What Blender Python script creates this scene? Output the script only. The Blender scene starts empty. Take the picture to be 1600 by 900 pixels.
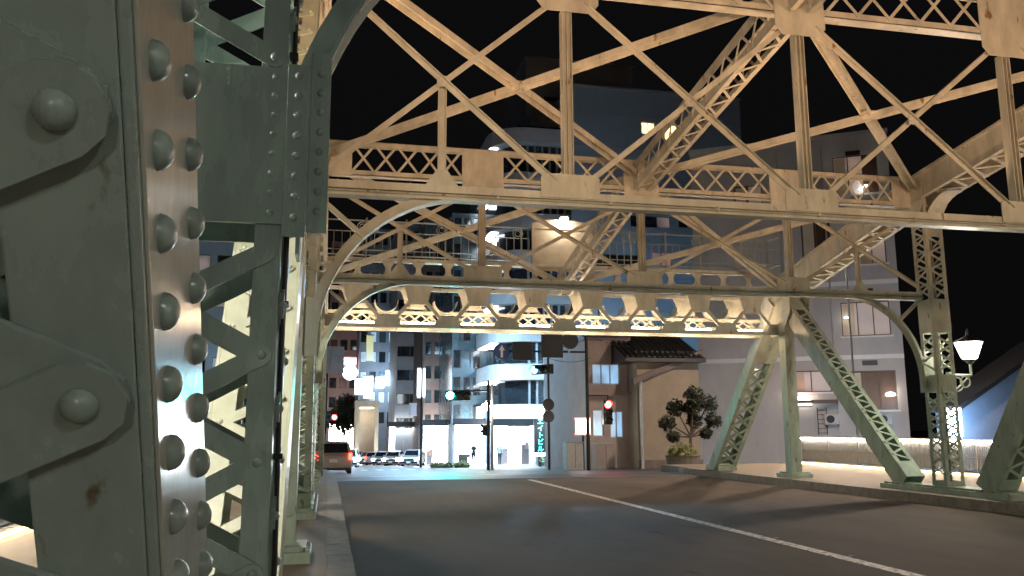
import bpy, math, random
from mathutils import Vector, Matrix
random.seed(7)
V = Vector
sc = bpy.context.scene
COL = sc.collection

# ------------------------------------------------------------------ camera
F_PX, YAW, PITCH, ROLL, EYE = 1319.4, 0.2137, 0.16466, -0.00435, 1.75
_F = V((math.sin(YAW)*math.cos(PITCH), math.cos(YAW)*math.cos(PITCH), math.sin(PITCH)))
_R0 = V((math.cos(YAW), -math.sin(YAW), 0)); _U0 = _R0.cross(_F)
_R = _R0*math.cos(ROLL)+_U0*math.sin(ROLL); _U = -_R0*math.sin(ROLL)+_U0*math.cos(ROLL)
cd = bpy.data.cameras.new('camera'); cam = bpy.data.objects.new('camera', cd); COL.objects.link(cam)
cam.matrix_world = Matrix(((_R.x, _U.x, -_F.x, 0), (_R.y, _U.y, -_F.y, 0), (_R.z, _U.z, -_F.z, EYE), (0, 0, 0, 1)))
cd.sensor_width = 36; cd.lens = F_PX/1600*36; cd.clip_start = 0.05; cd.clip_end = 3000
sc.camera = cam
# ------------------------------------------------------------------ world (night sky), exposure
w = bpy.data.worlds.new('World'); sc.world = w; w.use_nodes = True
nt = w.node_tree; bg = nt.nodes['Background']
sky = nt.nodes.new('ShaderNodeTexSky'); sky.sky_type = 'NISHITA'; sky.sun_disc = False
sky.sun_elevation = math.radians(-4); sky.sun_rotation = math.radians(200)
mx = nt.nodes.new('ShaderNodeMix'); mx.data_type = 'RGBA'; mx.inputs[0].default_value = 0.985
mx.inputs[7].default_value = (0.0012, 0.0012, 0.0013, 1)
nt.links.new(sky.outputs[0], mx.inputs[6]); nt.links.new(mx.outputs[2], bg.inputs[0])
bg.inputs[1].default_value = 1.0
sc.view_settings.view_transform = 'Standard'; sc.view_settings.look = 'None'
sc.view_settings.exposure = 1.3; sc.view_settings.gamma = 1.0

def ray(px, py):
    return _F + _R*((px-800)/F_PX) - _U*((py-450)/F_PX)
def at(px, py, Y):
    d = ray(px, py); t = Y/d.y
    return V((0, 0, EYE)) + d*t
def gz(y):                                  # street level beyond the bridge falls away, then levels out
    if y < 32: return 0.0
    if y < 95: return -0.035*(y-32)
    if y < 125: return -0.035*63 - 0.035*(y-95)*(1-(y-95)/60)
    return -0.035*63 - 0.035*15

# ------------------------------------------------------------------ materials
MATS = {}
def nodes_of(m):
    m.use_nodes = True
    return m.node_tree, m.node_tree.nodes['Principled BSDF']
def paint(name, col, rough=0.4, metal=0.0, var=0.25, scale=6.0, bump=0.0, bscale=40.0, spots=None, spec=0.5, stretch=None, rvar=0.12):
    m = bpy.data.materials.new(name); t, b = nodes_of(m); N, L = t.nodes, t.links
    tc = N.new('ShaderNodeTexCoord'); src = tc.outputs['Object']
    geo = N.new('ShaderNodeNewGeometry'); src = geo.outputs['Position']
    if stretch:
        mp = N.new('ShaderNodeMapping'); mp.inputs['Scale'].default_value = stretch
        L.new(src, mp.inputs[0]); src = mp.outputs[0]
    n1 = N.new('ShaderNodeTexNoise'); n1.inputs['Scale'].default_value = scale; n1.inputs['Detail'].default_value = 6
    n1.inputs['Roughness'].default_value = 0.65; L.new(src, n1.inputs['Vector'])
    rp = N.new('ShaderNodeValToRGB'); rp.color_ramp.elements[0].position = 0.3; rp.color_ramp.elements[1].position = 0.72
    rp.color_ramp.elements[0].color = tuple(c*(1-var) for c in col)+(1,)
    rp.color_ramp.elements[1].color = tuple(min(1, c*(1+var*0.5)) for c in col)+(1,)
    L.new(n1.outputs['Fac'], rp.inputs[0]); out = rp.outputs[0]
    if spots:
        sc_, thr, scol = spots
        n2 = N.new('ShaderNodeTexNoise'); n2.inputs['Scale'].default_value = sc_; n2.inputs['Detail'].default_value = 8
        L.new(src, n2.inputs['Vector'])
        r2 = N.new('ShaderNodeValToRGB'); r2.color_ramp.elements[0].position = thr; r2.color_ramp.elements[1].position = min(1, thr+0.05)
        L.new(n2.outputs['Fac'], r2.inputs[0])
        mxx = N.new('ShaderNodeMix'); mxx.data_type = 'RGBA'; mxx.inputs[7].default_value = scol+(1,)
        L.new(r2.outputs[0], mxx.inputs[0]); L.new(out, mxx.inputs[6]); out = mxx.outputs[2]
    L.new(out, b.inputs['Base Color'])
    rr = N.new('ShaderNodeMapRange'); rr.inputs[3].default_value = max(0.03, rough-rvar); rr.inputs[4].default_value = min(1, rough+rvar)
    L.new(n1.outputs['Fac'], rr.inputs[0]); L.new(rr.outputs[0], b.inputs['Roughness'])
    b.inputs['Metallic'].default_value = metal; b.inputs['Specular IOR Level'].default_value = spec
    if bump > 0:
        n3 = N.new('ShaderNodeTexNoise'); n3.inputs['Scale'].default_value = bscale; n3.inputs['Detail'].default_value = 5
        L.new(src, n3.inputs['Vector'])
        bp = N.new('ShaderNodeBump'); bp.inputs['Strength'].default_value = 1.0; bp.inputs['Distance'].default_value = bump
        L.new(n3.outputs['Fac'], bp.inputs['Height']); L.new(bp.outputs[0], b.inputs['Normal'])
    MATS[name] = m; return m
def emit(name, col, strength, var=0.0, scale=2.0):
    m = bpy.data.materials.new(name); t, b = nodes_of(m)
    b.inputs['Base Color'].default_value = (0.6, 0.6, 0.6, 1); b.inputs['Roughness'].default_value = 0.4
    b.inputs['Emission Color'].default_value = col+(1,); b.inputs['Emission Strength'].default_value = strength
    if var > 0:
        N, L = t.nodes, t.links
        g = N.new('ShaderNodeNewGeometry'); n = N.new('ShaderNodeTexNoise'); n.inputs['Scale'].default_value = scale; n.inputs['Detail'].default_value = 3
        L.new(g.outputs['Position'], n.inputs['Vector'])
        mr = N.new('ShaderNodeMapRange'); mr.inputs[1].default_value = 0.3; mr.inputs[2].default_value = 0.7
        mr.inputs[3].default_value = strength*(1-var); mr.inputs[4].default_value = strength*(1+var)
        L.new(n.outputs['Fac'], mr.inputs[0]); L.new(mr.outputs[0], b.inputs['Emission Strength'])
    MATS[name] = m; return m
def glass(name, col=(0.02, 0.025, 0.03), rough=0.08):
    m = paint(name, col, rough, 0, 0.3, 1.5, spec=0.8, rvar=0.03); return m

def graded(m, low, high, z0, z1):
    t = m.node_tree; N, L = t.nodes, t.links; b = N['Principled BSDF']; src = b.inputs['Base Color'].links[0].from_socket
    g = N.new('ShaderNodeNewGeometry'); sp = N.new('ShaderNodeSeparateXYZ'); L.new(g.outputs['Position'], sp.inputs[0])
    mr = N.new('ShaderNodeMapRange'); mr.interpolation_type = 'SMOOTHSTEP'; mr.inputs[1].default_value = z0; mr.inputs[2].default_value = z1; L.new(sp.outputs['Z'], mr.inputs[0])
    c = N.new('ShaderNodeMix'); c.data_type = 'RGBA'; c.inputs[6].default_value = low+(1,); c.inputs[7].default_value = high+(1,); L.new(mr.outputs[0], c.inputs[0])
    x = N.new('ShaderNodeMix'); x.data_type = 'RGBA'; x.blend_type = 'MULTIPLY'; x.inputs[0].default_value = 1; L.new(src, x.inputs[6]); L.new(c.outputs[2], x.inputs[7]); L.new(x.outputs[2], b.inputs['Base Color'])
STEEL = paint('bridge_paint', (0.50, 0.50, 0.47), 0.40, 0, 0.34, 3.2, 0.0014, 60, (6, 0.655, (0.20, 0.13, 0.07)), stretch=(1, 1, 0.35), rvar=0.12)
STEEL_NEAR = paint('bridge_paint_thick', (0.33, 0.42, 0.40), 0.27, 0, 0.22, 5, 0.0016, 26, (11, 0.69, (0.13, 0.095, 0.06)), 0.6, (1, 1, 0.30), 0.08)
STEEL_LIT = paint('bridge_paint_lit', (0.50, 0.54, 0.44), 0.36, 0, 0.2, 4, 0.0010, 50, (10, 0.69, (0.22, 0.15, 0.08)))  # lantern light on the near left diagonal put into a paler paint
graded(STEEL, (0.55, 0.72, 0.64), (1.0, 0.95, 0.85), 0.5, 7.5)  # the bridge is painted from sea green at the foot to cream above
STRIP = paint('cover_plate_paint', (0.46, 0.475, 0.44), 0.20, 0, 0.12, 6, 0.0012, 30, (16, 0.74, (0.16, 0.13, 0.09)), 0.7, (1, 1, 0.5), 0.05)
ASPHALT = paint('asphalt', (0.118, 0.094, 0.074), 0.82, 0, 0.42, 0.55, 0.006, 120, (2.1, 0.66, (0.062, 0.052, 0.044)), 0.15, stretch=(1, 0.35, 1), rvar=0.10)
ASPHALT2 = paint('asphalt_street', (0.055, 0.056, 0.060), 0.5, 0, 0.3, 0.4, 0.003, 90, None, 0.5, rvar=0.15)
STONE = paint('kerb_stone', (0.22, 0.205, 0.185), 0.75, 0, 0.35, 5, 0.004, 70, (7, 0.66, (0.12, 0.11, 0.10)))
PAVE = paint('pavement', (0.18, 0.14, 0.10), 0.7, 0, 0.3, 1.6, 0.003, 60, (4, 0.68, (0.2, 0.16, 0.12)))
CONC = paint('concrete', (0.33, 0.33, 0.31), 0.8, 0, 0.3, 3, 0.003, 40)
LINE = paint('road_paint', (0.62, 0.60, 0.55), 0.6, 0, 0.3, 9, 0.002, 80, (11, 0.54, (0.10, 0.092, 0.085)))
DARKMETAL = paint('dark_metal', (0.018, 0.019, 0.021), 0.5, 0.3, 0.3, 8)
GREYMETAL = paint('grey_metal', (0.30, 0.31, 0.32), 0.45, 0.4, 0.2, 8)
RAILMETAL = paint('rail_metal', (0.20, 0.20, 0.205), 0.5, 0.2, 0.2, 8)
IRON = paint('ornament_iron', (0.40, 0.42, 0.38), 0.35, 0.3, 0.25, 8)
WATER = paint('river_water', (0.010, 0.014, 0.016), 0.12, 0, 0.3, 0.3, 0.02, 2.5)
SOIL = paint('ground_soil', (0.07, 0.065, 0.055), 0.9, 0, 0.3, 0.5, 0.01, 8)
WHITEWALL = paint('white_render', (0.50, 0.475, 0.46), 0.8, 0, 0.14, 0.7, 0.002, 20, (0.8, 0.72, (0.32, 0.29, 0.27)), stretch=(1, 1, 0.4))
CREAM = paint('cream_render', (0.30, 0.245, 0.18), 0.85, 0, 0.2, 0.9, 0.002, 25)
PLINTH = paint('plinth', (0.16, 0.13, 0.11), 0.85, 0, 0.3, 2)
ROOF = paint('dark_tile', (0.026, 0.025, 0.026), 0.5, 0, 0.3, 3)
GREYRED = paint('rosy_render', (0.30, 0.25, 0.23), 0.8, 0, 0.2, 1.2)
BLUELIT_WALL = paint('blue_lit_panel_wall', (0.36, 0.43, 0.52), 0.55, 0, 0.14, 0.5)  # blue light falling on the hotel wing is put into its wall colour
TOWER = paint('tower_render', (0.36, 0.37, 0.38), 0.8, 0, 0.2, 0.3)
BALC = paint('balcony_tile', (0.46, 0.45, 0.46), 0.6, 0, 0.15, 1)
GLASSF = paint('glass_tower', (0.06, 0.10, 0.12), 0.25, 0.2, 0.3, 0.6)
BROWNB = paint('brown_tile', (0.16, 0.12, 0.11), 0.7, 0, 0.25, 1)
GREYB = paint('grey_tile', (0.28, 0.30, 0.33), 0.65, 0, 0.2, 1)
REDB = paint('red_tile', (0.30, 0.20, 0.19), 0.7, 0, 0.2, 1)
BEIGEB = paint('beige_stone', (0.62, 0.52, 0.38), 0.7, 0, 0.15, 1)
WFRAME = paint('window_frame', (0.10, 0.075, 0.06), 0.5, 0.2, 0.2, 5)
WFRAME_L = paint('window_frame_pale', (0.42, 0.42, 0.42), 0.5, 0.3, 0.2, 5)
GLASS = glass('window_glass'); GLASSB = glass('window_glass_warm', (0.10, 0.055, 0.04), 0.2)
BLACK = paint('black_plastic', (0.014, 0.014, 0.015), 0.45, 0, 0.2, 6)
LEAF = paint('leaf', (0.018, 0.026, 0.012), 0.6, 0, 0.5, 3); LEAF2 = paint('leaf_pale', (0.16, 0.17, 0.06), 0.6, 0, 0.4, 4)
BARK = paint('bark', (0.08, 0.06, 0.045), 0.9, 0, 0.3, 6, 0.01, 20)
CARWHITE = paint('car_white', (0.62, 0.62, 0.62), 0.2, 0, 0.06, 2, spec=0.7); CARTAN = paint('car_pale', (0.34, 0.33, 0.31), 0.22, 0, 0.06, 2, spec=0.7)
CARDARK = paint('car_dark', (0.03, 0.03, 0.035), 0.2, 0, 0.1, 2, spec=0.7)
TYRE = paint('tyre', (0.012, 0.012, 0.012), 0.8, 0, 0.2, 9); RIM = paint('rim', (0.4, 0.4, 0.42), 0.35, 0.7, 0.1, 9)
SIGNBLUE = paint('sign_blue', (0.02, 0.07, 0.30), 0.4, 0, 0.05, 4); SIGNWHITE = paint('sign_white', (0.75, 0.75, 0.75), 0.4, 0, 0.05, 4)
TANPANEL = paint('portal_panel', (0.40, 0.33, 0.25), 0.5, 0, 0.2, 3)
BLUESHEET = paint('blue_grey_and_lit', (0.27, 0.31, 0.40), 0.7, 0, 0.15, 1)  # own blue grey on posters; stands for blue light on the riverside wall
E_LANT = emit('lantern_glow', (1.0, 0.90, 0.72), 95)
E_LED = emit('warm_led', (1.0, 0.87, 0.66), 40); E_LEDF = emit('floor_led', (1.0, 0.62, 0.28), 12)
E_LEDP = emit('portal_led', (1.0, 0.70, 0.46), 34)
E_SHOP = emit('shop_glow', (0.90, 0.97, 1.0), 9, 0.5, 0.9); E_SHOP2 = emit('shop_glow_warm', (1.0, 0.95, 0.88), 8, 0.5, 1.2)
E_SIGN = emit('sign_glow', (0.85, 0.94, 1.0), 3.5); E_SIGNW = emit('sign_glow_warm', (1.0, 0.90, 0.78), 6)
E_GREEN = emit('signal_green', (0.01, 1.0, 0.78), 240); E_RED = emit('signal_red', (1.0, 0.03, 0.02), 35); E_BLUE = emit('signal_blue', (0.10, 0.55, 1.0), 30)
E_CYANTXT = emit('cyan_text', (0.01, 0.85, 0.72), 3.2); E_REDTXT = emit('red_text', (1.0, 0.06, 0.06), 2.2); E_YEL = emit('yellow_sign', (0.5, 0.45, 0.05), 0.35)
E_WIN = emit('window_warm', (1.0, 0.62, 0.25), 1.1, 0.7, 1.5); E_WINR = emit('window_red', (0.7, 0.20, 0.10), 0.10, 0.8, 0.8); E_WINB = emit('window_cool', (0.30, 0.62, 1.0), 0.22, 0.8, 0.9)
E_WINDIM = emit('window_dim', (0.85, 0.50, 0.36), 0.045, 0.9, 0.9)
E_SOFFIT = emit('soffit_glow', (0.86, 0.93, 1.0), 5)
E_HEAD = emit('headlight_glow', (0.90, 0.96, 1.0), 80); E_TAIL = emit('taillight_glow', (1.0, 0.04, 0.02), 5)
E_STREET = emit('street_lamp_glow', (1.0, 0.82, 0.6), 90); E_COOL = emit('added_led_glow', (0.42, 0.72, 1.0), 5200)
E_WARMM = emit('added_mast_glow', (1.0, 0.76, 0.60), 1600)
E_REAR = emit('added_road_glow', (1.0, 0.95, 0.80), 95)
E_BLUESIGN = emit('blue_sign_glow', (0.40, 0.68, 1.0), 40)

# ------------------------------------------------------------------ mesh helpers
def axes(d, hint=V((0, 0, 1))):
    x = d.normalized()
    if abs(x.dot(hint)) > 0.99: hint = V((0, 1, 0))
    y = hint.cross(x).normalized(); z = x.cross(y)
    return x, y, z
class MB:
    def __init__(s): s.v = []; s.f = []
    def add(s, vs, fs):
        b = len(s.v); s.v += [tuple(v) for v in vs]; s.f += [tuple(i+b for i in f) for f in fs]; return s
    def obox(s, c, ex, ey, ez):                 # centre and three half-extent vectors
        c, ex, ey, ez = V(c), V(ex), V(ey), V(ez)
        vs = [c+ex*a+ey*b+ez*d for a in (-1, 1) for b in (-1, 1) for d in (-1, 1)]
        return s.add(vs, [(0, 1, 3, 2), (4, 6, 7, 5), (0, 4, 5, 1), (2, 3, 7, 6), (0, 2, 6, 4), (1, 5, 7, 3)])
    def box(s, x0, x1, y0, y1, z0, z1):
        return s.obox(((x0+x1)/2, (y0+y1)/2, (z0+z1)/2), ((x1-x0)/2, 0, 0), (0, (y1-y0)/2, 0), (0, 0, (z1-z0)/2))
    def bar(s, p0, p1, wd, ht, hint=V((0, 0, 1))):    # wd across hint, ht along hint
        p0, p1 = V(p0), V(p1); x, y, z = axes(p1-p0, hint)
        return s.obox((p0+p1)/2, (p1-p0)/2, y*wd/2, z*ht/2)
    def tube(s, p0, p1, r0, r1=None, n=10, caps=True):
        r1 = r0 if r1 is None else r1
        p0, p1 = V(p0), V(p1); x, y, z = axes(p1-p0)
        vs = []
        for p, r in ((p0, r0), (p1, r1)):
            for i in range(n):
                a = 2*math.pi*i/n; vs.append(p+y*math.cos(a)*r+z*math.sin(a)*r)
        fs = [(i, (i+1) % n, n+(i+1) % n, n+i) for i in range(n)]
        if caps: fs += [tuple(range(n-1, -1, -1)), tuple(range(n, 2*n))]
        return s.add(vs, fs)
    def dome(s, c, nrm, r, h, n=10, rings=3):
        c = V(c); x, y, z = axes(V(nrm)); vs = []; fs = []
        for k in range(rings):
            a = k/rings*math.pi/2
            for i in range(n):
                t = 2*math.pi*i/n; vs.append(c+(y*math.cos(t)+z*math.sin(t))*r*math.cos(a)+x*h*math.sin(a))
        vs.append(c+x*h)
        for k in range(rings-1):
            for i in range(n): fs.append((k*n+i, k*n+(i+1) % n, (k+1)*n+(i+1) % n, (k+1)*n+i))
        for i in range(n): fs.append(((rings-1)*n+i, (rings-1)*n+(i+1) % n, rings*n))
        return s.add(vs, fs)
    def prism(s, pts, d):                       # polygon (3D points) extruded by vector d
        n = len(pts); d = V(d); a = [V(p) for p in pts]
        return s.add(a+[p+d for p in a], [tuple(range(n-1, -1, -1)), tuple(range(n, 2*n))]+[(i, (i+1) % n, n+(i+1) % n, n+i) for i in range(n)])
    def lathe(s, c, prof, n=16):                # profile (r,z) about a vertical axis at c
        c = V(c); vs = []; m = len(prof)
        for r, z in prof:
            for i in range(n):
                a = 2*math.pi*i/n; vs.append(c+V((r*math.cos(a), r*math.sin(a), z)))
        fs = [(k*n+i, k*n+(i+1) % n, (k+1)*n+(i+1) % n, (k+1)*n+i) for k in range(m-1) for i in range(n)]
        fs += [tuple(range(n-1, -1, -1)), tuple(range((m-1)*n, m*n))]
        return s.add(vs, fs)
    def sweep(s, pts, wd, ht, side):            # rectangular section swept along points, 'side' is the wd axis
        side = V(side).normalized(); n = len(pts); vs = []; P = [V(p) for p in pts]
        for i in range(n):
            t = (P[min(i+1, n-1)]-P[max(i-1, 0)]).normalized(); u = side.cross(t).normalized()
            for a, b in ((-1, -1), (1, -1), (1, 1), (-1, 1)): vs.append(P[i]+side*a*wd/2+u*b*ht/2)
        fs = [(4*i+k, 4*i+(k+1) % 4, 4*(i+1)+(k+1) % 4, 4*(i+1)+k) for i in range(n-1) for k in range(4)]
        fs += [(3, 2, 1, 0), tuple(4*(n-1)+k for k in range(4))]
        return s.add(vs, fs)
    def mesh(s, name, mat, smooth=False):
        me = bpy.data.meshes.new(name); me.from_pydata(s.v, [], s.f); me.update()
        import bmesh
        bm = bmesh.new(); bm.from_mesh(me); bmesh.ops.recalc_face_normals(bm, faces=bm.faces); bm.to_mesh(me); bm.free()
        me.materials.append(mat)
        if smooth:
            for p in me.polygons: p.use_smooth = True
        return me
    def build(s, name, mat, parent=None, smooth=False, bevel=0.0, **kw):
        o = bpy.data.objects.new(name, s.mesh(name, mat, smooth)); COL.objects.link(o)
        if parent is not None:
            o.parent = parent; o.matrix_parent_inverse = parent.matrix_world.inverted() if parent.type == 'EMPTY' and False else Matrix()
        if bevel:
            b = o.modifiers.new('bevel', 'BEVEL'); b.width = bevel; b.segments = 2; b.limit_method = 'ANGLE'
        tag(o, **kw); return o
def tag(o, label=None, cat=None, group=None, kind=None):
    if label: o['label'] = label
    if cat: o['category'] = cat
    if group: o['group'] = group
    if kind: o['kind'] = kind
    return o
def thing(name, label, cat, group=None):        # an Empty at the origin of the place; parts are in world coordinates
    o = bpy.data.objects.new(name, None); COL.objects.link(o); o.empty_display_size = 0.2
    return tag(o, label, cat, group)
def inst(name, me, mat4, parent, **kw):
    o = bpy.data.objects.new(name, me); COL.objects.link(o)
    o.parent = parent; o.matrix_basis = mat4; tag(o, **kw); return o
def frame_mat(x, y, z, p):
    return Matrix(((x.x, y.x, z.x, p.x), (x.y, y.y, z.y, p.y), (x.z, y.z, z.z, p.z), (0, 0, 0, 1)))
def light(name, kind, loc, energy, col, parent, size=0.1, target=None, angle=120, blend=0.6):
    l = bpy.data.lights.new(name, kind); l.energy = energy; l.color = col
    if kind in ('POINT', 'SPOT'): l.shadow_soft_size = size
    if kind == 'SPOT': l.spot_size = math.radians(angle); l.spot_blend = blend
    o = bpy.data.objects.new(name, l); COL.objects.link(o); o.location = loc; o.parent = parent
    if target is not None: o.rotation_euler = (V(target)-V(loc)).to_track_quat('-Z', 'Y').to_euler()
    return o
BARS = {}
def bar_mesh(L, wd, t, mat):                    # stadium-shaped lacing bar lying along local x
    key = (round(L, 3), wd, t, mat.name)
    if key not in BARS:
        pts = []; r = wd/2
        for i in range(6): a = -math.pi/2+math.pi*i/5; pts.append((L+r*math.cos(a), r*math.sin(a), -t/2))
        for i in range(6): a = math.pi/2+math.pi*i/5; pts.append((r*math.cos(a), r*math.sin(a), -t/2))
        BARS[key] = MB().prism(pts, (0, 0, t)).mesh('lacing_bar', mat)
    return BARS[key]
def lace_bar(p0, p1, nrm, wd, t, mat, parent, joined=None, name='lacing_bar'):
    p0, p1 = V(p0), V(p1); x = (p1-p0).normalized(); z = V(nrm).normalized(); y = z.cross(x).normalized()
    if joined is not None:
        joined.obox((p0+p1)/2, (p1-p0)/2+x*wd*0.4, y*wd/2, z*t/2); return
    inst(name, bar_mesh((p1-p0).length, wd, t, mat), frame_mat(x, y, z, p0), parent)
RIV = {}
def rivet(p, nrm, r, parent, mat, h=None):
    key = (r, mat.name)
    if key not in RIV: RIV[key] = MB().dome((0, 0, 0), (0, 0, 1), r, h or r*0.8, 14, 4).mesh('rivet', mat, True)
    z = V(nrm).normalized(); x, y, _ = axes(z); inst('rivet', RIV[key], frame_mat(y, z.cross(y), z, V(p)), parent)

# ================================================================== THE SETTING
XL, XR = -0.5, 14.2; W = XR-XL; KL, KR = 0.348, 13.43; XC = (KL+KR)/2; XM = (XL+XR)/2
Y0, Y1, Y2, Y3 = 4.05, 10.93, 17.7, 24.3; YEND = 29.9; YS = -12.0
ZD = 0.22
def grid_sheet(x0, x1, ys, zf, off=0.0):
    m = MB(); n = len(ys)
    m.add([(x, y, zf(y)+off) for y in ys for x in (x0, x1)], [(2*i, 2*i+1, 2*i+3, 2*i+2) for i in range(n-1)]); return m
MB().box(KL-0.05, KR+0.05, YS, YEND, -0.5, 0).build('bridge_road', ASPHALT, kind='structure', label='dark asphalt roadway between the two trusses')
ys = [YEND, 32]+[32+3*i for i in range(1, 45)]+[200, 320, 800]
grid_sheet(-70, 160, ys, gz, 0.004).build('street', ASPHALT2, kind='structure', label='asphalt junction and street falling away beyond the bridge')
MB().add([(-900, -600, -6), (1200, -600, -6), (1200, 1500, -6), (-900, 1500, -6)], [(0, 1, 2, 3)]).build('ground', SOIL, kind='structure')
MB().add([(-500, -300, -5), (700, -300, -5), (700, 30, -5), (-500, 30, -5)], [(0, 1, 2, 3)]).build('river', WATER, kind='structure')
FR, FL = 19.7, -4.7
MB().box(KR+0.3, FR+0.3, YS, 34, -0.5, ZD).build('pavement_right', PAVE, kind='structure', label='pavement along the right side of the bridge')
MB().box(FL-0.3, KL-0.3, YS, 34, -0.5, ZD).build('pavement_left', PAVE, kind='structure', label='pavement along the left side of the bridge')
def kerb(name, x0, x1, ysign):
    k = MB().box(x0+0.012, x1-0.012, YS, 31.5, -0.4, ZD-0.012).build(name, CONC, kind='structure')
    st = MB().box(x0, x1, 0.004, 0.996, -0.1, ZD+0.006).mesh('kerb_stone', STONE)
    y = -4.0
    while y < 31:
        inst('kerb_stone', st, Matrix.Translation((random.uniform(-.004, .004), y, random.uniform(-.003, .003))), k); y += 1.0
kerb('kerb_right', KR, KR+0.3, 1); kerb('kerb_left', KL-0.3, KL, -1)
m = MB()
for y in range(-6, 29): m.box(XC-0.10, XC+0.10, y, y+0.985, 0.001, 0.005)
m.build('centre_line', LINE, kind='structure', label='worn white centre line down the roadway')
studs = MB()
for y in range(0, 30, 2): studs.dome((XC+0.16, y+0.7, 0.004), (0, 0, 1), 0.05, 0.022, 8, 2)
studs.build('road_studs', RAILMETAL, kind='stuff', label='small raised studs beside the centre line')
m = MB().box(KL, KR, YEND-0.16, YEND+0.02, 0.002, 0.012)
m.build('expansion_joint', RAILMETAL, kind='structure', label='steel expansion joint across the end of the bridge deck')
g_ = MB().box(KL+0.03, KL+0.42, 9.3, 9.9, -0.02, 0.004).build('drain', DARKMETAL, kind='structure', label='iron drain grate beside the left kerb')
for k in range(9): MB().box(KL+0.05, KL+0.40, 9.32+k*0.064, 9.355+k*0.064, 0.003, 0.012).build('grate_bar', GREYMETAL, g_)
def street_mark(name, quads, label):
    m = MB()
    for q in quads: m.add([(x, y, gz(y)+0.012) for x, y in q], [(0, 1, 2, 3)])
    m.build(name, LINE, kind='structure', label=label)
street_mark('lane_lines', [[(x, y, ), (x+.15, y), (x+.15, y+4), (x, y+4)] for x in (2.6, 5.6) for y in range(62, 120, 6)]+[[(6.6, 58), (6.8, 58), (8.2, 100), (8.0, 100)]], 'white lane lines on the far street')
street_mark('crosswalk', [[(x, 52.5), (x+.45, 52.5), (x+.45, 55.5), (x, 55.5)] for x in [0.2+0.95*i for i in range(9)]], 'zebra crossing across the far street')
street_mark('stop_line', [[(0.4, 33.0), (6.7, 33.0), (6.7, 33.4), (0.4, 33.4)]], 'stop line just beyond the bridge')

# ================================================================== THE BRIDGE
BR = thing('steel_truss_bridge', 'pale green riveted steel truss bridge spanning the whole foreground', 'bridge')
def member(name, A, B, hw=0.26, D=0.36, fw=0.14, t=0.02, pitch=0.42, mat=STEEL, vis=(1,), double=False, tie0=0.5, tie1=0.5, bw=0.075, near=False, label=None, rv=0.0):
    """two channels laced together; lies in a truss plane (X constant). vis: which laced faces get separate bars"""
    A, B = V(A), V(B); e = (B-A).normalized(); s = V((1, 0, 0)); n = e.cross(s).normalized(); L = (B-A).length
    m = MB(); mid = (A+B)/2
    for sg in (-1, 1):
        m.obox(mid+s*sg*(hw-t/2), e*L/2, s*t/2, n*D/2)
        for fn in (-1, 1):
            m.obox(mid+s*sg*(hw-t-fw/2)+n*fn*(D/2-t/2), e*L/2, s*fw/2, n*(t/2-0.001))
    part = m.build(name, mat, BR, bevel=0.004 if near else 0, label=label)
    jb = MB(); rv_m = MB()
    for fn in (-1, 1):
        off = n*fn*(D/2+0.007); nn = n*fn
        for (a, b) in ((0, tie0), (L-tie1, L)):
            if b-a > 0.01: jb.obox(A+e*(a+b)/2+off, e*(b-a)/2, s*(hw-0.012), n*0.006)
        a = tie0+0.06; i = 0; ends = hw-fw*0.55
        while a+pitch/2 < L-tie1-0.02:
            for sg0 in ((1, -1) if double else (1,)):
                sg = sg0*(1 if i % 2 == 0 else -1)*(fn if near else 1)*(-1 if near and mat is STEEL_NEAR else 1)
                lift = nn*(0.014 if (i % 2 or sg0 < 0) else 0.0)
                p = A+e*a+s*sg*ends+off+lift; q = A+e*(a+pitch/2)-s*sg*ends+off+lift
                lace_bar(p, q, nn, bw, 0.012, mat, part, None if fn in vis else jb)
                if near and fn in vis:
                    if sg0 > 0: rivet(p+nn*0.008+(V() if i % 2 else nn*0.014), nn, 0.024, part, mat)
                else: rv_m.dome(p+nn*0.006, nn, 0.02, 0.016, 6, 2)
            a += pitch/2; i += 1
    if rv:
        for sg in (-1, 1):
            for row in (-1, 1):
                k = 0.12
                while k < L:
                    rv_m.dome(A+e*k+s*sg*hw+n*row*(D/2-0.05), s*sg, 0.02, 0.015, 6, 2); k += rv
    jb.build('tie_plates', mat, part, kind='stuff')
    if rv_m.v: rv_m.build('rivets', mat, part, True, kind='stuff')
    return part
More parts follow.
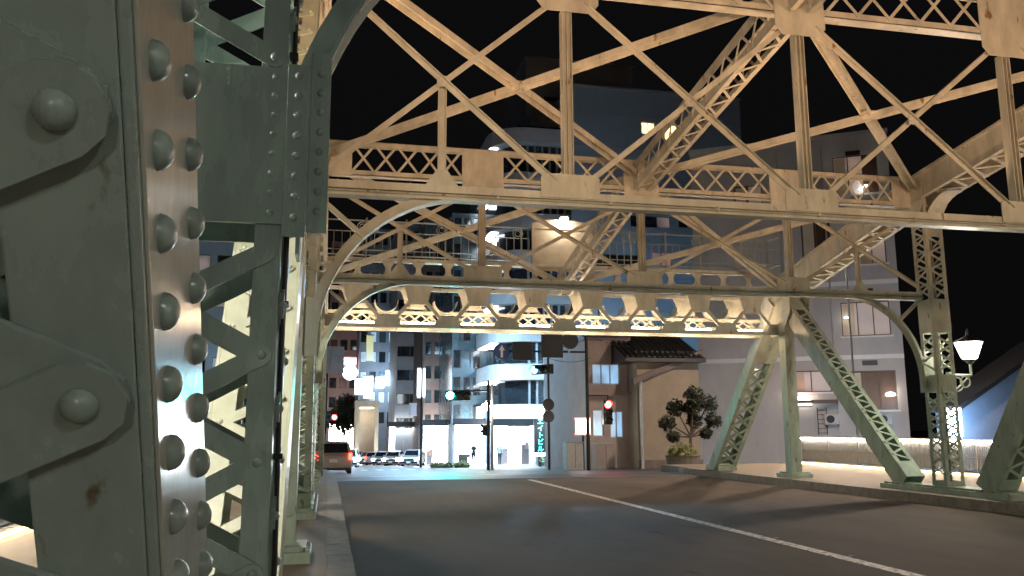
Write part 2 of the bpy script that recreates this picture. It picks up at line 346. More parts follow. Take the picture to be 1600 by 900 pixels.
def box_post(name, x, y, z0, z1, hx=0.27, hy=0.20, ang=0.09, t=0.014, pitch=0.44, mat=STEEL, ties=(), vis=((0, -1),), bw=0.065, near=False, label=None, ph=0.0):
    """four corner angles laced on all four sides"""
    m = MB()
    for sx in (-1, 1):
        for sy in (-1, 1):
            cx, cy = x+sx*hx, y+sy*hy
            m.box(min(cx, cx-sx*ang), max(cx, cx-sx*ang), min(cy, cy-sy*t), max(cy, cy-sy*t), z0, z1)
            m.box(min(cx, cx-sx*t), max(cx, cx-sx*t), min(cy-sy*t, cy-sy*ang), max(cy-sy*t, cy-sy*ang), z0, z1)
    part = m.build(name, mat, BR, bevel=0.003 if near else 0, label=label)
    jb = MB(); rv = MB()
    for face in ((0, -1), (0, 1), (-1, 0), (1, 0)):
        nn = V((face[0], face[1], 0)); s = V((1, 0, 0)) if face[1] else V((0, 1, 0))
        hs = hx if face[1] else hy; c = V((x, y, 0))+nn*((hy if face[1] else hx)+0.007)
        for a, b in ties:
            jb.obox(c+V((0, 0, (a+b)/2)), s*(hs-0.006), nn*0.006, V((0, 0, (b-a)/2)))
        z = z0+0.1+ph; i = 0; e = hs-ang*0.5
        while z+pitch/2 < z1:
            if not any(a < z+pitch/2 and b > z for a, b in ties):
                sg = 1 if i % 2 == 0 else -1; lift = nn*(0.012 if i % 2 else 0)
                p = c+V((0, 0, z))+s*sg*e+lift; q = c+V((0, 0, z+pitch/2))-s*sg*e+lift
                lace_bar(p, q, nn, bw, 0.011, mat, part, None if face in vis else jb)
                if near and face in ((0, -1), (1, 0)): rivet(p+nn*(0.006 if i % 2 else 0.018), nn, 0.02, part, mat)
                else: rv.dome(p+nn*0.006, nn, 0.018, 0.014, 6, 2)
            z += pitch/2; i += 1
    jb.build('tie_plates', mat, part, kind='stuff'); rv.build('rivets', mat, part, True, kind='stuff')
    return part
ZN0, ZN1, ZN2, ZN3 = 8.95, 8.35, 7.45, 6.05      # chord centre heights at the panel points
def pedestal(x, y0, y1, z1=0.34):
    m = MB().box(x-0.36, x+0.36, y0, y1, ZD-0.02, z1).box(x-0.30, x+0.30, y0+0.1, y1-0.1, z1, z1+0.05)
    p = m.build('base_plate', STEEL, BR, bevel=0.006)
    b = MB()
    k = y0+0.08
    while k < y1:
        for sx in (-1, 1): b.tube((x+sx*0.32, k, z1), (x+sx*0.32, k, z1+0.035), 0.022, n=6)
        k += 0.22
    b.build('anchor_bolts', STEEL, p, kind='stuff')
for side, x in (('left', XL), ('right', XR)):
    R = side == 'right'; far = 1 if R else -1
    # end post, hip hanger, diagonals
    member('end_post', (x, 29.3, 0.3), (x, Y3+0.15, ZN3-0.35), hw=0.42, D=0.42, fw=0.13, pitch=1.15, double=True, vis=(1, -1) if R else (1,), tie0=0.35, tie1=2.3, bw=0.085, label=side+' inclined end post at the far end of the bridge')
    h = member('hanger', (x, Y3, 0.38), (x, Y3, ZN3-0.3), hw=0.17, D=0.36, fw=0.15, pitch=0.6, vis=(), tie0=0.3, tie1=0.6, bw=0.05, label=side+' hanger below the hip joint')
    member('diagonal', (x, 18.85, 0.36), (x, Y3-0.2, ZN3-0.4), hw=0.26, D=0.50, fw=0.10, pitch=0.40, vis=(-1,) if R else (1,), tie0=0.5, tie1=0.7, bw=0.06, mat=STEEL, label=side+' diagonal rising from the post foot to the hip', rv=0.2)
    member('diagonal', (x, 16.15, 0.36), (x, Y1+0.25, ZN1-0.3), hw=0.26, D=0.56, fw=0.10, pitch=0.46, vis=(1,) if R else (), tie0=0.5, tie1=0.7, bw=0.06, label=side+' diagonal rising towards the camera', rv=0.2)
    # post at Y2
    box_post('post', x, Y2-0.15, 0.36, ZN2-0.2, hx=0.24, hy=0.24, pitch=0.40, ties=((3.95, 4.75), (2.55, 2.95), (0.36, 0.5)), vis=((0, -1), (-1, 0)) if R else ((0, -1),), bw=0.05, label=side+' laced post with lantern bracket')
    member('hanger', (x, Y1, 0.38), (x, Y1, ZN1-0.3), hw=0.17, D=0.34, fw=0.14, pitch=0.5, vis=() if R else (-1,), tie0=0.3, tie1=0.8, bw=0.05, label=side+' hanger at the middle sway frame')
    member('diagonal', (x, 5.0, 0.36), (x, Y1-0.3, ZN1-0.3), hw=0.26, D=0.40, fw=0.15, pitch=0.42, mat=STEEL_LIT, vis=() if R else (-1,), tie0=0.3, tie1=0.7, bw=0.075, near=not R, label=side+' diagonal in lantern-lit paint rising away from the near post')
    for ya, yb in ((28.8, 29.9), (Y3-0.45, Y3+0.45), (15.35, 19.6), (Y1-0.55, Y1+0.4), (1.6, 5.7)): pedestal(x, ya, yb)
    # top chord
    chord = [(-9.5, 9.2), (-2.8, 9.2), (Y0, ZN0), (Y1, ZN1), (Y2, ZN2), (Y3, ZN3)]
    for (ya, za), (yb, zb) in zip(chord, chord[1:]):
        A, B = V((x, ya, za)), V((x, yb, zb)); e = (B-A).normalized(); n = e.cross(V((1, 0, 0))); n = n if n.z > 0 else -n; Lc = (B-A).length; mid = (A+B)/2
        m = MB(); m.obox(mid+n*0.33, e*(Lc/2+0.02), V((0.36, 0, 0)), n*0.012)
        for sg in (-1, 1):
            m.obox(mid+V((sg*0.29, 0, 0)), e*Lc/2, V((0.012, 0, 0)), n*0.318)
            m.obox(mid+V((sg*0.335, 0, 0))+n*0.30, e*Lc/2, V((0.033, 0, 0)), n*0.015)
            m.obox(mid+V((sg*0.34, 0, 0))-n*0.30, e*Lc/2, V((0.038, 0, 0)), n*0.015)
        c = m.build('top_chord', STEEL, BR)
        a = 0.5; i = 0; j = MB()
        while a+0.3 < Lc-0.4:
            sg = 1 if i % 2 else -1
            lace_bar(A+e*a-n*0.326+V((sg*0.33, 0, 0)), A+e*(a+0.3)-n*0.326+V((-sg*0.33, 0, 0)), -n, 0.075, 0.011, STEEL, c, None if (R and ya > 10) else j)
            a += 0.3; i += 1
        if j.v: j.build('lacing', STEEL, c, kind='stuff')
        rm = MB(); k = 0.1
        while k < Lc and ya > 3:
            for q in (-0.26, 0.26):
                rm.dome(mid-e*Lc/2+e*k+V((-far*0.302, 0, 0))+n*q, (-far, 0, 0), 0.018, 0.014, 6, 2)
            k += 0.17
        if rm.v: rm.build('rivets', STEEL, c, True, kind='stuff')
    # gusset plates at the panel points, hip gusset with rivet rows
    for (yy, zz, w2, h0, h1) in ((Y1, ZN1, 0.85, 0.95, 0.42), (Y2, ZN2, 0.55, 0.75, 0.40), (Y3, ZN3, 0.95, 1.45, 0.30), (Y0, ZN0, 0.7, 0.8, 0.42)):
        for sg in (-1, 1):
            xx = x+sg*0.335
            pts = [(xx, yy-w2, zz+h1*0.5), (xx, yy-w2*0.9, zz-h0*0.55), (xx, yy-w2*0.35, zz-h0), (xx, yy+w2*0.35, zz-h0), (xx, yy+w2*0.9, zz-h0*0.55), (xx, yy+w2, zz+h1*0.5-0.1), (xx, yy, zz+h1)]
            g = MB().prism(pts, (0.014*sg, 0, 0)).build('gusset_plate', STEEL, BR)
            if (sg < 0) == R:
                rm = MB()
                for iy in range(-6, 7):
                    for iz in range(-7, 3):
                        py, pz = yy+iy*w2/7, zz+iz*h0/8
                        if abs(iy)/6+max(0, -iz-3)/6 < 1.05: rm.dome((xx+sg*0.014, py, pz), (sg, 0, 0), 0.02, 0.014, 6, 2)
                rm.build('rivets', STEEL, g, True, kind='stuff')
    # curved haunch where the Y2 post meets the chord
    arc = [(x, Y2-0.3-0.9*(1-math.cos(a)), ZN2-1.15+0.9*math.sin(a)) for a in [math.pi/2*i/8 for i in range(9)]]
    MB().sweep(arc, 0.42, 0.03, (1, 0, 0)).build('haunch', STEEL, BR)
# near left members: the diagonal beside the camera and the laced post behind it
nd = member('diagonal', (XL, 2.275, 0.36), (XL, -2.575, 8.65), hw=0.27, D=0.40, fw=0.145, t=0.016, pitch=0.375, mat=STEEL_NEAR, vis=(-1, 1), tie0=0.22, tie1=0.7, bw=0.115, near=True, label='near left diagonal with large rivets close to the camera')
A, B = V((XL, 2.275, 0.36)), V((XL, -2.575, 8.65)); e = (B-A).normalized(); n = e.cross(V((1, 0, 0))).normalized()
MB().obox((A+B)/2+V((0.273, 0, 0)), e*((B-A).length/2), V((0.003, 0, 0)), n*0.192).build('cover_plate', STRIP, nd, bevel=0.002)
for row, ph in ((-1, 0.0), (1, 0.055)):
    k = 0.3+ph
    while k < 4.2:
        rivet(A+e*k+V((0.276, 0, 0))+n*row*(0.122 if row < 0 else 0.115), (1, 0, 0), 0.027, nd, STEEL_NEAR); k += 0.112
rp = member('diagonal', (XR, 2.40, 0.36), (XR, -2.45, 8.65), hw=0.27, D=0.36, fw=0.155, pitch=0.80, vis=(), tie0=0.25, tie1=0.7, bw=0.1, label='right diagonal beside the camera, outside the picture')
np_ = box_post('post', XL, Y0, 0.36, ZN0-0.2, hx=0.27, hy=0.20, ang=0.115, pitch=0.46, mat=STEEL_NEAR, ties=((2.66, 3.40), (4.4, 5.1), (0.36, 0.6)), vis=((0, -1), (0, 1)), bw=0.09, near=True, ph=0.23, label='near left laced post carrying a knee brace')
for k in range(8):
    z = 2.71+k*0.092
    for xx in (-0.058, 0.058): pass
    rivet((XL+0.22, Y0-0.214, z), (0, -1, 0), 0.019, np_, STEEL_NEAR)
    rivet((XL-0.22, Y0-0.214, z), (0, -1, 0), 0.019, np_, STEEL_NEAR)
box_post('post', XR, Y0, 0.36, ZN0-0.2, hx=0.27, hy=0.20, ang=0.115, pitch=0.46, ties=((2.66, 3.40), (4.4, 5.1)), vis=(), bw=0.09, label='right laced post opposite the near one, outside the picture')

cp = [(XL+0.292, Y0-0.10, 0.36), (XL+0.295, Y0-0.10, 1.2), (XL+0.288, Y0-0.11, 2.0), (XL+0.292, Y0-0.10, 2.62), (XL+0.294, Y0-0.09, 3.6), (XL+0.29, Y0-0.10, 5.2)]
m = MB()
for a_, b_ in zip(cp, cp[1:]): m.tube(a_, b_, 0.012, n=8)
m.build('conduit', BLACK, np_)
m = MB()
for z in (0.9, 1.62, 2.3, 3.5, 4.3): m.box(XL+0.272, XL+0.312, Y0-0.125, Y0-0.075, z, z+0.025)
m.build('conduit_clips', DARKMETAL, np_, kind='stuff')
# ---- sway frames
ZS0, ZS1 = 4.76, 4.95
def knee(x, y, sg, mat=STEEL, near=False):
    """curved knee brace from the post face to the bottom strut; sg=+1 springs to +X"""
    x0 = x+sg*0.27
    cx, cz, r = x0+sg*2.0, 2.85, 1.93
    pts = [V((cx-sg*r*math.cos(a), y, cz+r*math.sin(a))) for a in [math.pi/2*i/22 for i in range(23)]]
    tail = [V((cx-sg*r, y, 2.55)), V((cx-sg*r, y, 2.7))]
    m = MB().sweep(tail+pts+[pts[-1]+V((sg*0.35, 0, 0))], 0.20, 0.018, (0, 1, 0))
    p = m.build('knee_brace', mat, BR, label='curved knee brace')
    web = MB()
    po = [V((cx-sg*(r+0.13)*math.cos(a), y, cz+(r+0.13)*math.sin(a))) for a in [math.pi/2*i/22 for i in range(23)]]
    for i in range(22):
        web.prism([pts[i]+V((0, -.007, 0)), pts[i+1]+V((0, -.007, 0)), po[i+1]+V((0, -.007, 0)), po[i]+V((0, -.007, 0))], (0, 0.014, 0))
    web.build('web_plate', mat, p)
    mid = pts[11]; q = V((x0+sg*0.02, y, ZS0-0.02))
    MB().bar(q, mid, 0.06, 0.10, V((0, 1, 0))).build('brace', mat, p)
    # end plate against the post, with rivets
    MB().box(min(x0-sg*.25, x0+sg*0.11), max(x0-sg*.25, x0+sg*0.11), y-0.221 if near else y-0.035, y-0.208 if near else y-0.02, 2.66, 3.40).build('end_plate', mat, p)
    if near:
        MB().box(min(x0+sg*0.005, x0+sg*0.105), max(x0+sg*0.005, x0+sg*0.105), y-0.232, y-0.2215, 2.60, 3.42).build('end_angle', mat, p, bevel=0.003)
        for k in range(8):
            rivet((x0+sg*0.055, y-0.232, 2.69+k*0.096), (0, -1, 0), 0.019, p, mat)
            rivet((x0+sg*0.155, y-0.16, 2.74+k*0.096), (0, -1, 0), 0.019, p, mat)
        MB().box(min(x0+sg*0.108, x0+sg*0.2), max(x0+sg*0.108, x0+sg*0.2), y-0.16, y-0.148, 2.64, 3.52).build('web_angle', mat, p, bevel=0.003)
    return p
def xk(k): return XL+W*k/4
def sway(y, zt, vis=True, knee_mat=STEEL, near=False):
    # bottom strut: two angles back to back with a dark gap
    x0, x1 = XL+0.24, XR-0.24
    m = MB().box(x0, x1, y-0.11, y+0.11, ZS1-0.02, ZS1).box(x0, x1, y-0.11, y-0.095, ZS1-0.105, ZS1-0.02).box(x0, x1, y+0.02, y+0.035, ZS0+0.02, ZS1-0.02).box(x0, x1, y-0.09, y+0.09, ZS0, ZS0+0.018)
    m.box(x0, x1, y-0.0905, y-0.078, ZS0+0.018, ZS0+0.075)
    st = m.build('strut', STEEL, BR, label='bottom strut of a sway frame')
    cl = MB()
    for i in range(30):
        cl.dome((x0+0.3+i*(x1-x0-0.6)/29, y-0.06, ZS1), (0, 0, 1), 0.025, 0.02, 7, 2)
    cl.build('rivets', STEEL, st, True, kind='stuff')
    cd_ = MB().tube((x0, y-0.13, ZS1-0.14), (x1, y-0.13, ZS1-0.135), 0.014, n=6)
    for i in range(9): cd_.box(x0+0.8+i*1.6, x0+0.83+i*1.6, y-0.15, y-0.1, ZS1-0.16, ZS1-0.10)
    cd_.build('conduit', STEEL, st, kind='stuff')
    zl0, zl1 = zt-0.38, zt+0.38          # top lattice strut
    m = MB()
    for z in (zl0, zl1-0.11):
        m.box(x0, x1, y-0.10, y-0.085, z, z+0.11); m.box(x0, x1, y-0.10, y+0.10, z+(0.0 if z == zl0 else 0.096), z+(0.014 if z == zl0 else 0.11))
        m.box(x0, x1, y+0.085, y+0.10, z+0.015, z+0.095)
    lt = m.build('lattice_strut', STEEL, BR, label='top lattice strut of a sway frame')
    for k in range(5):
        hw_ = 0.46 if k in (1, 3) else (0.42 if k == 2 else 0.35)
        c = xk(k)+(0.5 if k == 0 else -0.5 if k == 4 else 0)
        MB().box(c-hw_, c+hw_, y-0.112, y-0.101, zl0-0.02, zl1-0.02).build('batten_plate', STEEL, lt)
        if 0 < k < 4:
            MB().prism([(c-hw_, y-0.124, zl0+0.1), (c-hw_, y-0.124, zl0-0.22), (c-hw_*0.75, y-0.124, zl0-0.36), (c+hw_*0.75, y-0.124, zl0-0.36), (c+hw_, y-0.124, zl0-0.22), (c+hw_, y-0.124, zl0+0.1)], (0, 0.011, 0)).build('gusset_plate', STEEL, lt)
    nx = 5
    for k in range(4):
        a0 = xk(k)+(0.85 if k == 0 else 0.46); a1 = xk(k+1)-(0.85 if k == 3 else 0.46)
        st_ = (a1-a0)/nx
        for i in range(nx):
            p0, p1 = a0+i*st_, a0+(i+1)*st_
            for fl in (0, 1):
                za, zb = (zl0+0.07, zl1-0.07) if fl == 0 else (zl1-0.07, zl0+0.07)
                lace_bar((p0, y-0.108-0.008*fl, za), (p1, y-0.108-0.008*fl, zb), (0, -1, 0), 0.05, 0.008, STEEL, lt, name='lattice_bar')
    # verticals, gussets and cross braces
    for k in (1, 2, 3):
        c = xk(k); zb = zl0-0.3
        m = MB().box(c-0.06, c+0.06, y-0.012, y+0.0, ZS1+0.02, zb)
        for sg in (-1, 1): m.box(c+sg*0.066-0.006, c+sg*0.066+0.006, y-0.075, y+0.075, ZS1+0.02, zb)
        m.box(c-0.006, c+0.006, y-0.075, y-0.0125, ZS1+0.02, zb)
        m.build('vertical', STEEL, BR)
        MB().prism([(c-0.42, y-0.135, ZS1-0.09), (c+0.42, y-0.135, ZS1-0.09), (c+0.42, y-0.135, ZS1+0.20), (c+0.38, y-0.135, ZS1+0.25), (c-0.38, y-0.135, ZS1+0.25), (c-0.42, y-0.135, ZS1+0.20)], (0, 0.012, 0)).build('gusset_plate', STEEL, BR)
    for k in range(4):
        xa, xb = xk(k)+(0.35 if k == 0 else 0.22), xk(k+1)-(0.35 if k == 3 else 0.22)
        za, zb = ZS1+0.12, zl0-0.22
        for fl in (0, 1):
            p, q = ((xa, za), (xb, zb)) if fl == 0 else ((xa, zb), (xb, za))
            yy = y-0.05-0.05*fl
            P, Q = V((p[0], yy, p[1])), V((q[0], yy, q[1])); d = (Q-P).normalized(); nrm = V((0, 1, 0)).cross(d)
            if nrm.z < 0: nrm = -nrm
            m = MB().obox((P+Q)/2, (Q-P)/2, V((0, 0.006, 0)), nrm*0.037)
            m.obox((P+Q)/2+nrm*0.037+V((0, 0.03 if fl == 0 else -0.03, 0)), (Q-P)/2, V((0, 0.036, 0)), nrm*0.005)
            br = m.build('cross_brace', STEEL, BR)
        cx, cz = (xa+xb)/2, (za+zb)/2
        pl = MB().box(cx-0.085, cx+0.085, y-0.122, y-0.112, cz-0.075, cz+0.075).build('crossing_plate', STEEL, BR)
        rm = MB()
        for ax, az in ((-.05, .04), (.05, -.04), (.0, .0), (-.05, -.04), (.05, .04)): rm.dome((cx+ax, y-0.122, cz+az), (0, -1, 0), 0.018, 0.014, 7, 2)
        rm.build('rivets', STEEL, pl, True, kind='stuff')
        if k in (0, 3):
            m = MB().box(cx-0.05, cx+0.05, y-0.02, y-0.01, ZS1, cz).box(cx-0.056, cx-0.046, y-0.07, y-0.021, ZS1, cz).box(cx+0.046, cx+0.056, y-0.07, y-0.021, ZS1, cz)
            m.build('half_vertical', STEEL, BR)
            MB().prism([(cx-0.22, y-0.085, ZS1+0.002), (cx+0.22, y-0.085, ZS1+0.002), (cx+0.07, y-0.085, ZS1+0.22), (cx-0.07, y-0.085, ZS1+0.22)], (0, 0.012, 0)).build('gusset_plate', STEEL, BR)
    knee(XL, y, 1, knee_mat, near); knee(XR, y, -1)
sway(Y0, ZN0, near=True, knee_mat=STEEL_NEAR); sway(Y1, ZN1); sway(Y2, ZN2)

# ---- top lateral bracing and the central laced stringer
def lateral(p, q):
    P, Q = V(p), V(q); m = MB(); d = (Q-P).normalized(); sd = V((0, 0, 1)).cross(d).normalized(); up = d.cross(sd)
    m.obox((P+Q)/2, (Q-P)/2, sd*0.09, up*0.008); m.obox((P+Q)/2-up*0.06+sd*0.085, (Q-P)/2, sd*0.006, up*0.055); m.obox((P+Q)/2-up*0.06-sd*0.085, (Q-P)/2, sd*0.006, up*0.055)
    m.build('lateral_brace', STEEL, BR)
PN = [(Y0, ZN0), (Y1, ZN1), (Y2, ZN2), (Y3, ZN3)]
for (ya, za), (yb, zb) in zip(PN, PN[1:]):
    za += 0.05; zb += 0.05
    for xa, xb in ((XL+0.35, XM-0.2), (XR-0.35, XM+0.2)):
        lateral((xa, ya+0.25, za), (xb, yb-0.25, zb)); lateral((xb, ya+0.25, za+0.02), (xa, yb-0.25, zb+0.02))
        c = V(((xa+xb)/2, (ya+yb)/2, (za+zb)/2-0.02)); d = V((0, yb-ya, zb-za)).normalized()
        MB().obox(c, V((0.2, 0, 0)), d*0.2, V((1, 0, 0)).cross(d)*0.007).build('crossing_plate', STEEL, BR)
    A, B = V((XM, ya+0.15, za-0.12)), V((XM, yb-0.15, zb-0.12)); e = (B-A).normalized(); up = V((1, 0, 0)).cross(e)
    m = MB()
    for sg in (-1, 1):
        for u in (-0.22, 0.22): m.obox((A+B)/2+V((sg*0.19, 0, 0))+up*u, (B-A)/2, V((0.012, 0, 0)), up*0.09); m.obox((A+B)/2+V((sg*0.145, 0, 0))+up*(u*1.38), (B-A)/2, V((0.033, 0, 0)), up*0.008)
    s = m.build('centre_stringer', STEEL, BR, label='laced stringer along the middle of the roof bracing')
    L = (B-A).length; a = 0.3; i = 0
    while a+0.3 < L-0.1:
        sg = 1 if i % 2 else -1
        for xx in (-0.205, 0.205):
            lace_bar(A+e*a+up*sg*0.2+V((xx, 0, 0)), A+e*(a+0.3)-up*sg*0.2+V((xx, 0, 0)), (1 if xx > 0 else -1, 0, 0), 0.05, 0.01, STEEL, s)
        lace_bar(A+e*a-up*0.318+V((sg*0.15, 0, 0)), A+e*(a+0.3)-up*0.318+V((-sg*0.15, 0, 0)), -up, 0.05, 0.01, STEEL, s)
        a += 0.3; i += 1

# ---- end portal at the hip: two pierced webs, bottom lattice, cresting rail and central panel
ZP0, ZP1 = 4.62, 5.95
nb = 8; bw_ = (W-0.7)/nb; px0 = XL+0.35
pb = MB()
for y in (Y3-0.05, Y3+0.95):
    pb.box(px0, XR-0.35, y-0.06, y+0.06, ZP0, ZP0+0.11); pb.box(px0, XR-0.35, y-0.06, y+0.06, ZP1-0.1, ZP1)
portal = pb.build('portal_beam', STEEL, BR, label='pierced portal beam across the far end of the bridge')
def web_plate_set(y, th):
    for i in range(nb+1):
        c = px0+i*bw_
        # lower node plate
        if 0 < i < nb or True:
            l = max(c-0.40, px0); r = min(c+0.40, XR-0.35)
            pts = [(l, y, ZP0+0.02), (r, y, ZP0+0.02), (min(c+0.36, r), y, ZP0+0.20), (min(c+0.20, r), y, ZP0+0.34), (max(c-0.20, l), y, ZP0+0.34), (max(c-0.36, l), y, ZP0+0.20)]
            MB().prism(pts, (0, th, 0)).build('node_plate', STEEL, portal)
        if i < nb:
            u = c+bw_/2
            pts = [(u-0.50, y, ZP1-0.02), (u-0.36, y, ZP1-0.26), (u-0.30, y, ZP1-0.52), (u-0.22, y, ZP1-0.66), (u+0.22, y, ZP1-0.66), (u+0.30, y, ZP1-0.52), (u+0.36, y, ZP1-0.26), (u+0.50, y, ZP1-0.02)]
            MB().prism(pts, (0, th, 0)).build('node_plate', STEEL, portal)
            for sg in (-1, 1):
                a = V((u+sg*0.18, y+th/2+0.02, ZP1-0.52)); b = V((u+sg*(bw_/2-0.2), y+th/2+0.02, ZP0+0.24))
                lace_bar(a, b, (0, 1, 0), 0.11, 0.03, STEEL, portal, name='web_bar')
web_plate_set(Y3-0.12, 0.02); web_plate_set(Y3+0.92, 0.02)
# curved diaphragms between the two webs above each lower node
for i in range(1, nb):
    c = px0+i*bw_
    arc = [(c-0.34*math.cos(a), Y3+0.62, ZP0+0.86-0.34*math.sin(a)) for a in [math.pi*j/12 for j in range(13)]]
    MB().sweep(arc, 0.5, 0.012, (0, 1, 0)).build('diaphragm', STEEL, portal)
led_parts = []
for i in range(nb):
    c = px0+i*bw_
    MB().box(c+0.36, c+bw_-0.36, Y3+0.25, Y3+0.33, ZP0+0.15, ZP0+0.195).build('light_strip', E_LEDP, portal)
    for j in range(3):
        a, b = c+0.35+j*(bw_-0.7)/3, c+0.35+(j+1)*(bw_-0.7)/3
        lace_bar((a, Y3+0.86, ZP0+0.24), (b, Y3+0.86, ZP0+0.50), (0, -1, 0), 0.05, 0.01, STEEL, portal, name='lattice_bar')
        lace_bar((b, Y3+0.85, ZP0+0.24), (a, Y3+0.85, ZP0+0.50), (0, -1, 0), 0.05, 0.01, STEEL, portal, name='lattice_bar')
MB().box(px0, XR-0.35, Y3+0.83, Y3+0.90, ZP0+0.50, ZP0+0.60).build('inner_beam', STEEL, portal)
# upper girder with oval openings
ug = MB(); zu0, zu1 = 6.0, 6.62
ug.box(px0, XR-0.35, Y3-0.14, Y3+0.14, zu0, zu0+0.1); ug.box(px0, XR-0.35, Y3-0.16, Y3+0.16, zu1-0.09, zu1)
upper = ug.build('upper_girder', STEEL, BR, label='upper portal girder with oval openings under the cresting')
for i in range(17):
    c = px0+i*(W-0.7)/16
    l, r = max(c-0.2, px0), min(c+0.2, XR-0.35)
    MB().prism([(l, Y3-0.02, zu0+0.1), (r, Y3-0.02, zu0+0.1), (min(c+0.08, r), Y3-0.02, zu0+0.25), (min(c+0.08, r), Y3-0.02, zu1-0.24), (r, Y3-0.02, zu1-0.09), (l, Y3-0.02, zu1-0.09), (max(c-0.08, l), Y3-0.02, zu1-0.24), (max(c-0.08, l), Y3-0.02, zu0+0.25)], (0, 0.03, 0)).build('web_piece', STEEL, upper)
# cresting rail
cr = MB(); zc0, zc1 = 6.70, 7.72
segs = [(XL+0.3, XM-1.05), (XM+1.05, XR-0.3)]
for a, b in segs:
    for z, h in ((zc0, 0.035), (zc0+0.16, 0.02), (zc1-0.32, 0.02), (zc1, 0.035)): cr.box(a, b, Y3-0.015, Y3+0.015, z, z+h)
crest = cr.build('cresting_rail', IRON, BR, label='ornamental iron cresting rail on top of the portal')
for a, b in segs:
    nbar = 26; bm_ = MB().box(-0.009, 0.009, -0.009, 0.009, 0, zc1-zc0-0.32).mesh('baluster', IRON); pm = MB().box(-0.022, 0.022, -0.022, 0.022, -0.08, zc1-zc0+0.1).mesh('rail_post', IRON)
    for i in range(nbar+1):
        x = a+(b-a)*i/nbar
        if i % 5 == 0: inst('rail_post', pm, Matrix.Translation((x, Y3, zc0)), crest)
        else: inst('baluster', bm_, Matrix.Translation((x, Y3-0.02, zc0)), crest)
    for i in range(5):
        x = a+(b-a)*(i*5+(0.7 if i % 2 else 4.3))/nbar+0.05; zc = zc1-0.17
        for r in (0.15, 0.085):
            pts = [(x+r*math.cos(t), Y3, zc+r*math.sin(t)) for t in [2*math.pi*j/16 for j in range(17)]]
            MB().sweep(pts, 0.03, 0.022, (0, 1, 0)).build('ring', IRON, crest)
# square return at the right end of the cresting
rt = MB()
for yy in (Y3, Y3+0.9):
    for xx in (XR-0.95, XR-0.05): rt.box(xx-0.02, xx+0.02, yy-0.02, yy+0.02, zc0-0.05, zc1+0.12)
for z in (zc1+0.10, zc0+0.2):
    rt.box(XR-0.95, XR-0.05, Y3-0.014, Y3+0.014, z, z+0.03); rt.box(XR-0.95, XR-0.05, Y3+0.886, Y3+0.914, z, z+0.03)
    rt.box(XR-0.964, XR-0.936, Y3, Y3+0.9, z+0.001, z+0.031); rt.box(XR-0.064, XR-0.036, Y3, Y3+0.9, z+0.001, z+0.031)
rt.build('cresting_return', IRON, BR)
pn = MB().prism([(XM-0.95, Y3-0.06, 6.45), (XM+0.95, Y3-0.06, 6.45), (XM+0.95, Y3-0.06, 7.9), (XM+0.4, Y3-0.06, 8.02), (XM-0.4, Y3-0.06, 8.02), (XM-0.95, Y3-0.06, 7.9)], (0, 0.14, 0)).build('portal_panel', TANPANEL, BR, label='plain tan panel at the middle of the portal, seen from behind')
f = MB()
for a in ((XM-0.97, XM-0.87, 6.43, 7.88), (XM+0.87, XM+0.97, 6.43, 7.88), (XM-0.87, XM+0.87, 6.43, 6.53), (XM-0.87, XM+0.87, 7.72, 7.82)): f.box(a[0], a[1], Y3-0.09, Y3-0.061, a[2], a[3])
f.build('panel_rim', TANPANEL, pn)

# ---- lanterns on brackets outside the posts
def lantern(x, y, z, sg, label, parent_group='lanterns of the bridge'):
    t = thing('lantern', label, 'lantern', parent_group)
    MB().lathe((x, y, z-0.22), [(0.15, 0.0), (0.17, 0.02), (0.29, 0.36), (0.30, 0.38)], 8).build('shade', E_LANT, t)
    c = MB().lathe((x, y, z+0.165), [(0.34, 0), (0.33, 0.03), (0.16, 0.11), (0.05, 0.16), (0.03, 0.3), (0.0, 0.36)], 8); c.build('cap', DARKMETAL, t)
    r = MB()
    for i in range(8):
        a = 2*math.pi*i/8; r.bar((x+0.165*math.cos(a), y+0.165*math.sin(a), z-0.22), (x+0.305*math.cos(a), y+0.305*math.sin(a), z+0.16), 0.016, 0.016)
    r.lathe((x, y, z-0.36), [(0.03, 0), (0.10, 0.06), (0.15, 0.13)], 8); r.build('frame', DARKMETAL, t)
    b = MB(); x1 = x-sg*0.62
    b.tube((x, y, z-0.62), (x, y, z-0.34), 0.028, n=8); b.tube((x1, y, z-0.62), (x, y, z-0.62), 0.028, n=8)
    for (cx, cz, rr) in ((x-sg*0.18, z-0.78, 0.13), (x-sg*0.42, z-0.84, 0.17)):
        pts = [(cx+rr*math.cos(q), y, cz+rr*math.sin(q)) for q in [2*math.pi*j/16 for j in range(17)]]
        b.sweep(pts, 0.03, 0.025, (0, 1, 0))
    b.bar((x1, y, z-1.1), (x-sg*0.05, y, z-0.64), 0.03, 0.03); b.box(x1-0.03, x1+0.03, y-0.06, y+0.06, z-1.15, z-0.55)
    b.build('bracket', STEEL, t)
lantern(XR+0.88, Y2-0.15, 3.58, 1, 'glowing lantern on a scroll bracket beside the right laced post')
lantern(XL-1.0, Y0, 3.62, -1, 'glowing lantern at the upper left edge beyond the near diagonal')
lantern(XR+0.88, Y0, 3.55, 1, 'glowing lantern on the right truss, nearest and outside the picture')
for sx_, x_ in ((-1, XL-0.88), (1, XR+0.88)):
    lantern(x_, -9.6, 3.55, sx_, 'glowing lantern on the %s truss behind the camera' % ('left' if sx_ < 0 else 'right'))
lantern(XL-0.88, Y2-0.15, 3.55, -1, 'glowing lantern on the left truss hidden behind the posts')

